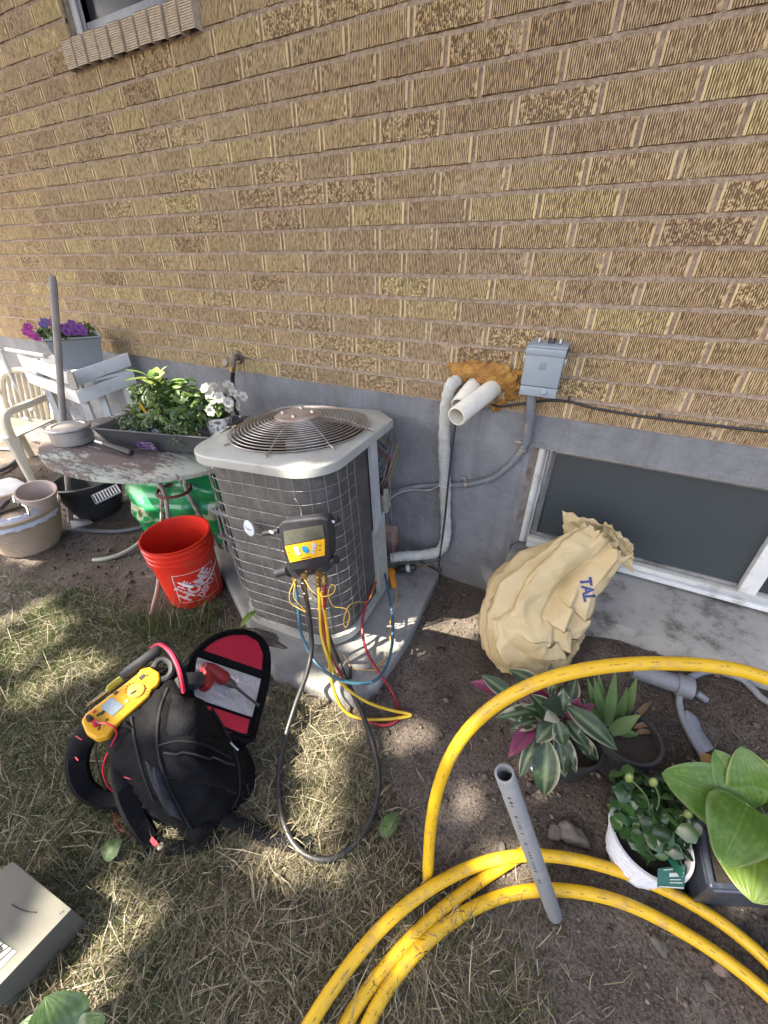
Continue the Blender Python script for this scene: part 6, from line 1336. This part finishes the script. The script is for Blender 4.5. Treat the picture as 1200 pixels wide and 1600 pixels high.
mk('scratch', MB().tube(cr([G(u, v, .1112) for u, v in ((18, 1414), (30, 1421), (42, 1425), (56, 1426))], 5), .0014, 5), DKP, bxo)
def loose(tip, base, w_, label, z=.03, col=(.07, .13, .035), name='fallen_leaf', grp=None):
    return tag(mk(name, make_leaf(G(*base, z), G(*tip, z+.01), w_, (0, 0, 1), .12, lambda s, q: tuple(x*(.9+.35*(abs(q) < .1)) for x in col), 10, 6, .2, .05), LEAFA), label, 'leaf', grp)
loose((190, 1310), (163, 1345), .055, 'green leaf lying on the dry grass below the backpack strap')
loose((622, 1270), (596, 1308), .045, 'green dock leaf lying where grass meets bare soil')
loose((405, 952), (376, 980), .03, 'bright green weed leaf poking up by the unit base', .09, (.14, .24, .04))
loose((128, 1200), (117, 1225), .03, 'pale green leaf beside the left shoulder strap', .02, (.16, .22, .10))
for k, (tip, bs_, w_) in enumerate((((45, 1580), (130, 1620), .10), ((165, 1600), (120, 1640), .06))):
    pass
hl = thing('hosta_clump', 'broad dark green leaves of a low plant at the lawn edge', 'plant', G(100, 1640, 0))
for k, (tip, bs_, w_, z) in enumerate((((70, 1558), (95, 1640), .12, .14), ((165, 1590), (110, 1645), .075, .12), ((30, 1600), (80, 1660), .10, .12))): mk('leaf', make_leaf(G(*bs_, .1), G(*tip, z), w_, (0, 0, 1), .06, hcol((.06, .12, .035), (.09, .16, .05)), 16, 20, .1, .03, hshape, k), HOSTA, hl, ang=180)
mk('stem', MB().tube([G(100, 1650, .0), G(98, 1642, .1)], .006, 6), bpy.data.materials['hosta_stem'], hl)
# ================================================================== LAWN, GRAVEL, STONES
def blades(n, xr, yr, dens_fn, length, width, tilt, cols, seed, zoff=0.0):
    r = np.random.default_rng(seed)
    x = r.uniform(*xr, n); y = r.uniform(*yr, n)
    keep = dens_fn(x, y, r); x = x[keep]; y = y[keep]; n = len(x)
    z = np.array([gz(a, b) for a, b in zip(x, y)]) + zoff
    az = r.uniform(0, 2*np.pi, n) ; el = np.radians(np.clip(r.normal(tilt[0], tilt[1], n), 2, 88))
    L = length*r.lognormal(0, .35, n); w = width*r.uniform(.6, 1.3, n)
    d = np.stack([np.cos(az)*np.cos(el), np.sin(az)*np.cos(el), np.sin(el)], 1)
    s = np.stack([-np.sin(az), np.cos(az), r.normal(0, .4, n)], 1); s /= np.linalg.norm(s, axis=1)[:, None]
    base = np.stack([x, y, z], 1); bend = np.stack([r.normal(0, .25, n), r.normal(0, .25, n), -.35*np.abs(r.normal(.5, .5, n))], 1)
    p0 = base; p1 = base+d*(L*.55)[:, None]; d2 = d+bend; d2 /= np.linalg.norm(d2, axis=1)[:, None]; p2 = p1+d2*(L*.5)[:, None]
    p2[:, 2] = np.maximum(p2[:, 2], z+.002)
    sw = s*w[:, None]*.5
    v = np.stack([p0-sw, p0+sw, p1-sw*.85, p1+sw*.85, p2], 1).reshape(-1, 3)
    i = np.arange(n)*5
    f = np.concatenate([np.stack([i, i+1, i+3], 1), np.stack([i, i+3, i+2], 1), np.stack([i+2, i+3, i+4], 1)])
    nn = np.array([noise.noise(Vector((a*2.3, b*2.3, 11)))*.9+noise.noise(Vector((a*7, b*7, 4)))*.5 for a, b in zip(x, y)])
    cc = cols(x, y, nn, r)
    c = np.repeat(cc, 5, axis=0); return v, f, c
def mk_np(name, parts, mat):
    k = 0; V_, F_, C_ = [], [], []
    for v, f, c in parts: V_.append(v); F_.append(f+k); C_.append(c); k += len(v)
    v = np.concatenate(V_).astype(np.float32); f = np.concatenate(F_).astype(np.int32); c = np.concatenate(C_).astype(np.float32)
    me = bpy.data.meshes.new(name); me.vertices.add(len(v)); me.vertices.foreach_set('co', v.ravel())
    me.loops.add(f.size); me.loops.foreach_set('vertex_index', f.ravel()); me.polygons.add(len(f))
    me.polygons.foreach_set('loop_start', np.arange(0, f.size, 3, dtype=np.int32)); me.polygons.foreach_set('loop_total', np.full(len(f), 3, np.int32))
    at = me.color_attributes.new('Col', 'FLOAT_COLOR', 'POINT'); at.data.foreach_set('color', np.concatenate([c, np.ones((len(c), 1), np.float32)], 1).ravel())
    me.update(calc_edges=True); me.validate(); me.materials.append(mat); o = bpy.data.objects.new(name, me); COL.objects.link(o); return o
GM_ = leafmat('grass_blade', None, None, .6, .2, attr=True, spec=.25)
STRAW = np.array([(.31, .262, .175), (.385, .335, .235), (.235, .195, .125), (.45, .40, .29), (.165, .135, .09)]); GRN = np.array([(.085, .115, .035), (.11, .145, .045), (.06, .09, .028), (.15, .17, .06)])
def gcols(bias):
    def f(x, y, nn, r):
        pg = np.clip(.30+bias+nn*.55+.30*np.clip((-x-.9)/.8, -.8, 1), .04, .92); g = r.random(len(x)) < pg
        c = STRAW[r.integers(0, len(STRAW), len(x))].copy(); c[g] = GRN[r.integers(0, len(GRN), g.sum())]; return c*r.uniform(.45, 1.0, len(x))[:, None]
    return f
SOLID = [np.array([(q.x, q.y) for q in poly])]
def edge_d(x, y, r):
    j = r.normal(0, .035, len(x)); j2 = r.normal(0, .035, len(x))
    a = inpoly(x+j, y+j2, GPOLY); a &= ~inpoly(x, y, SOLID[0])
    den = np.array([.62+.55*noise.noise(Vector((a_*3.1, b_*3.1, 21)))+.25*noise.noise(Vector((a_*9, b_*9, 2))) for a_, b_ in zip(x, y)])
    sp = np.clip((x+.62)/.45, 0, 1)*np.clip((-y-1.05)/.1, 0, 1); den = den*(1-.55*sp)
    return a & (r.random(len(x)) < np.clip(den+.2, .03, 1))
parts = [blades(120000, (-2.1, .30), (-2.0, -.75), edge_d, .040, .0017, (12, 9), gcols(-.12), 1),
         blades(70000, (-2.1, .30), (-2.0, -.75), edge_d, .042, .0018, (30, 18), gcols(.12), 2),
         blades(30000, (-2.1, .30), (-2.0, -.75), edge_d, .045, .0020, (55, 18), gcols(.36), 3),
         blades(26000, (-5.5, -2.1), (-3.2, -.85), edge_d, .055, .0032, (30, 20), gcols(.0), 4),
         blades(16000, (-3.0, .1), (-3.4, -2.0), edge_d, .055, .003, (30, 20), gcols(.0), 5)]
def tuft(u, v, rad, n, length, seed, green=.6, z=0.0, el=62):
    c = G(u, v, z)
    def dn(x, y, r): d = np.hypot(x-c.x, y-c.y); return (r.random(len(x)) < np.exp(-(d/rad)**2*1.5)) & ~inpoly(x, y, SOLID[0])
    return blades(n, (c.x-rad*1.6, c.x+rad*1.6), (c.y-rad*1.6, c.y+rad*1.6), dn, length, .0026, (el, 18), gcols(green), seed)
for k, t_ in enumerate(((255, 990, .10, 1500, .10, .7), (300, 985, .09, 1200, .085, .6), (205, 985, .08, 700, .075, .6), (345, 1000, .06, 700, .08, .5), (375, 1005, .05, 500, .07, .4), (330, 965, .06, 600, .08, .5), (415, 1055, .05, 350, .05, .2), (780, 1560, .16, 900, .065, .35), (740, 1490, .10, 400, .06, .2), (690, 1400, .08, 260, .06, .15), (470, 1130, .09, 650, .05, .0), (445, 1095, .07, 500, .05, .15), (610, 1330, .08, 420, .055, .2), (560, 1300, .12, 700, .055, .1), (30, 1000, .2, 1400, .05, .5), (40, 1180, .2, 1500, .05, .6), (60, 1100, .2, 1200, .05, .4), (850, 1440, .06, 160, .05, .3), (480, 1250, .15, 900, .055, .15), (330, 1400, .2, 900, .05, .0), (800, 1390, .05, 90, .045, .0), (500, 1420, .2, 1300, .05, .1), (420, 1520, .2, 1300, .05, .1))):
    parts.append(tuft(*t_[:5], 100+k, t_[5]-.3))
def litter(x, y, r): return ~inpoly(x, y, GPOLY) & ~inpoly(x, y, SOLID[0]) & (r.random(len(x)) < .5)
parts.append(blades(2200, (-.7, 1.1), (-1.75, -.1), litter, .035, .0018, (5, 5), gcols(-.5), 77)); parts.append(blades(1500, (-3.6, -1.0), (-1.1, -.1), litter, .04, .0022, (5, 5), gcols(-.5), 78))
parts.append(blades(5200, (-2.1, .30), (-2.0, -.75), edge_d, .085, .0022, (9, 8), lambda x, y, nn, r: np.array([(.37, .325, .235)])*r.uniform(.6, 1.1, len(x))[:, None], 91, .012))
lawn = mk_np('lawn_grass', parts, GM_); tag(lawn, 'dry straw coloured lawn grass with green patches', 'grass', kind='stuff')
# gravel and clods on the bare soil
r = np.random.default_rng(5); n = 9000
x = np.concatenate([r.uniform(-.75, 1.3, n), r.uniform(-4, -.9, 6000)]); y = np.concatenate([r.uniform(-1.75, -.02, n), r.uniform(-1.0, -.02, 6000)])
kp_ = ~inpoly(x, y, GPOLY) & ~inpoly(x, y, SOLID[0]); kp_ &= r.random(len(x)) < np.where((x > .1) & (y > -.9), 1.0, .55); x, y = x[kp_], y[kp_]; n = len(x)
sz_ = .0032*r.lognormal(0, .55, n); sz_ = np.minimum(sz_, .016)
oct_ = np.array([(1, 0, 0), (-1, 0, 0), (0, 1, 0), (0, -1, 0), (0, 0, 1), (0, 0, -1), (.62, .62, .45), (-.62, .62, .4), (-.6, -.62, .45), (.62, -.6, .4)])
of = np.array([(4, 6, 7), (4, 7, 8), (4, 8, 9), (4, 9, 6), (6, 0, 2), (6, 2, 7), (7, 2, 1), (7, 1, 8), (8, 1, 3), (8, 3, 9), (9, 3, 0), (9, 0, 6), (5, 2, 0), (5, 1, 2), (5, 3, 1), (5, 0, 3)])
th = r.uniform(0, 6.28, n); ct_, st_ = np.cos(th), np.sin(th)
v = oct_[None]*(1+r.uniform(-.28, .28, (n, 10, 3)))*sz_[:, None, None]*np.array([1.1, .9, .7])
vx = v[..., 0]*ct_[:, None]-v[..., 1]*st_[:, None]; vy = v[..., 0]*st_[:, None]+v[..., 1]*ct_[:, None]
zz = np.array([gz(a, b)+.004 for a, b in zip(x, y)]); v = np.stack([vx+x[:, None], vy+y[:, None], v[..., 2]+(zz+sz_*.3)[:, None]], 2).reshape(-1, 3)
f = (of[None]+(np.arange(n)*10)[:, None, None]).reshape(-1, 3)
pal = .62*np.array([(.14, .112, .09), (.18, .147, .12), (.105, .083, .067), (.22, .19, .16), (.28, .25, .22), (.08, .064, .053)]); c = np.repeat(pal[r.choice(6, n, p=[.3, .25, .2, .13, .04, .08])]*r.uniform(.8, 1.2, n)[:, None], 10, 0)
m, t, b = nmat('clod'); t.links.new(N(t, 'Attribute', attribute_name='Col').outputs['Color'], b.inputs['Base Color']); b.inputs['Roughness'].default_value = .95; b.inputs['Specular IOR Level'].default_value = .15
gv = mk_np('soil_clods', [(v, f, c)], m); tag(gv, 'loose clods and grit scattered over the bare soil', 'gravel', kind='stuff')
STN = M('field_stone', (.13, .118, .106), .9, col2=(.085, .077, .069), vs=30, bmp=.6, bs=120, spec=.15); STB = M('brown_stone', (.16, .115, .09), .85, col2=(.11, .08, .065), vs=40, bmp=.4)
for k, (u, v, s, mat_, lab) in enumerate(((893, 1305, .034, STN, 'largest rough grey stone half sunk beside the grey pipe'), (508, 1443, .013, STB, 'rounded brown pebble lying in the dry grass'), (1030, 1475, .017, STN, 'dark stone bedded in soil inside the yellow coil'), (1125, 1512, .015, STB, 'small dark cobble touching the inner yellow pipe'), (785, 1325, .013, STN, 'pale chip of stone behind the grey pipe'), (590, 1082, .014, STN, 'round pebble at the broken slab corner'), (868, 1302, .022, STN, 'crumbly earth lump left of the largest stone'), (1108, 1540, .010, STN, 'pale grey chip of stone just below the small dark cobble'), (1052, 1098, .016, STN, 'small stone under the drain pipe collar'))):
    c0 = G(u, v, 0); c0.z = gz(c0.x, c0.y)+s*.25; tag(mk('stone', MB().ball(c0, s, (1.25, .9, .65), 14, 9, Matrix.Rotation(k*1.3, 3, 'Z'), nz=.55, seed=k+3), mat_, ang=180), lab, 'stone')
c0 = G(408, 1000, PADZ); mb = MB(); mb.ball(c0+V(-.01, 0, -.012), .075, (1.5, .55, .42), 26, 14, Matrix.Rotation(.15, 3, 'Z'), nz=.5, seed=2)
tag(mk('soil_heap', mb, SOIL, ang=180), 'small spill of soil on the slab in front of the unit', 'soil', kind='stuff')
# ================================================================== SHADE TREE behind the camera (casts the dappled shade)
PATCH = [  # px, height, radius of the sun gap
    (45, 960, .02, .085), (85, 1052, .02, .10), (20, 1025, .02, .06), (60, 1000, .02, .06), (270, 1262, .02, .05), (470, 1322, .02, .07), (500, 1080, .08, .055), (455, 1150, .02, .055), (500, 1180, .02, .05), (450, 1112, .02, .05), (84, 1422, .11, .022), (146, 1510, .02, .05), (165, 1440, .02, .02), (590, 985, .08, .05), (560, 1000, .08, .03), (625, 1160, .01, .01), (650, 1145, .01, .008), (75, 695, .72, .10), (45, 715, .3, .09), (20, 690, .5, .10), (88, 565, .9, .06), (115, 580, .86, .07), (250, 595, .98, .09), (318, 640, .9, .08), (12, 825, .15, .07), (50, 870, .01, .06), (790, 1350, .03, .025), (622, 1470, .03, .012), (715, 1160, .5, .03), (725, 1258, .02, .008), (1130, 1385, .3, .02), (10, 620, .6, .08), (940, 640, 1.0, .0)]
gaps = [(G(u, v, z), rr) for u, v, z, rr in PATCH if rr > 0]+[(W(u, v, y), rr) for u, v, y, rr in ((540, 775, -.68, .035), (552, 840, -.66, .045), (552, 905, -.66, .035), (462, 880, -.83, .015), (575, 700, -.5, .0))]
tr = thing('shade_tree', 'tall leafy tree out on the lawn shading the yard', 'tree', (-4.6, -6.2, 0))
BARK = M('bark', (.13, .10, .08), .95, col2=(.08, .06, .05), vs=14, bmp=.9, bs=40)
mk('trunk', MB().tube(cr([V(-4.6, -6.2, -.1), V(-4.55, -6.15, 1.5), V(-4.4, -6.1, 3.2), V(-4.2, -5.9, 4.8)], 5), [.22-.008*i for i in range(16)], 14), BARK, tr)
for k in range(7):
    a = k*.9; e_ = V(-4.2+2.1*math.cos(a), -5.9+2.1*math.sin(a), 6.0+.5*math.sin(k*2.1)); mk('limb', MB().tube(cr([V(-4.35, -6.05, 3.4+.15*k), V(-4.3, -5.95, 4.4).lerp(e_, .35)+V(0, 0, .3), e_], 6), [.085-.0055*i for i in range(13)], 8), BARK, tr)
r = np.random.default_rng(11)
cc0 = np.array((-1.0, -.75, .3)); sd = np.array(SUN_DIR); tdist = 6.6
a1 = np.cross(sd, (0, 0, 1)); a1 /= np.linalg.norm(a1); a2 = np.cross(a1, sd)
n = 60000; ab = r.uniform(-1, 1, (n, 2)); ab = ab[(ab**2).sum(1) < 1]; n = len(ab)
dep = r.normal(0, .55, n); lf = cc0+sd*tdist+a1[None]*ab[:, :1]*3.3+a2[None]*ab[:, 1:]*2.6+sd[None]*dep[:, None]
cl = np.array([noise.noise(Vector(tuple(q*1.1)))+.5*noise.noise(Vector(tuple(q*3))) for q in lf]); keep = cl > -.52
for P_, rr in gaps:
    d = lf-np.array(P_); pr_ = d-np.outer(d@sd, sd); ph = np.arctan2(pr_@a2, pr_@a1); keep &= np.linalg.norm(pr_, axis=1) > (rr+.06)*(1+.28*np.sin(ph*3+rr*90)+.18*np.sin(ph*5+rr*300))
n2 = 46000; q2 = np.stack([r.uniform(-6.0, 3.2, n2), r.uniform(-6.5, -.9, n2), r.normal(6.3, .5, n2)], 1)      # unseen overhead leaf layer, added to cut skylight on the ground
cl = np.array([noise.noise(Vector(tuple(q*.9)))+.5*noise.noise(Vector(tuple(q*3))) for q in q2]); k2 = cl > -.25
for P_, rr in gaps:
    d = q2-np.array(P_); pr_ = d-np.outer(d@sd, sd); k2 &= np.linalg.norm(pr_, axis=1) > (rr+.09)
lf = np.concatenate([lf[keep], q2[k2]]); n = len(lf)
nr = r.normal(0, 1, (n, 3)); nr[:, 2] = np.abs(nr[:, 2])+.4; nr = nr*.7+sd[None]*1.2; nr /= np.linalg.norm(nr, axis=1)[:, None]; u1 = np.cross(nr, r.normal(0, 1, (n, 3))); u1 /= np.linalg.norm(u1, axis=1)[:, None]; u2 = np.cross(nr, u1); s = r.uniform(.05, .09, n)[:, None]; s[int(keep.sum()):] *= 1.35
v = np.stack([lf-u1*s, lf+u2*s*.5, lf+u1*s, lf-u2*s*.5], 1).reshape(-1, 3); i = np.arange(n)*4; f = np.concatenate([np.stack([i, i+1, i+2], 1), np.stack([i, i+2, i+3], 1)])
c = np.repeat(np.array([(.06, .11, .03)])*r.uniform(.7, 1.3, n)[:, None], 4, 0)
crn = mk_np('crown', [(v, f, c)], GM_); crn.parent = tr; crn.matrix_parent_inverse = Matrix.Translation(-ORG[tr.name]); crn['kind'] = 'stuff'
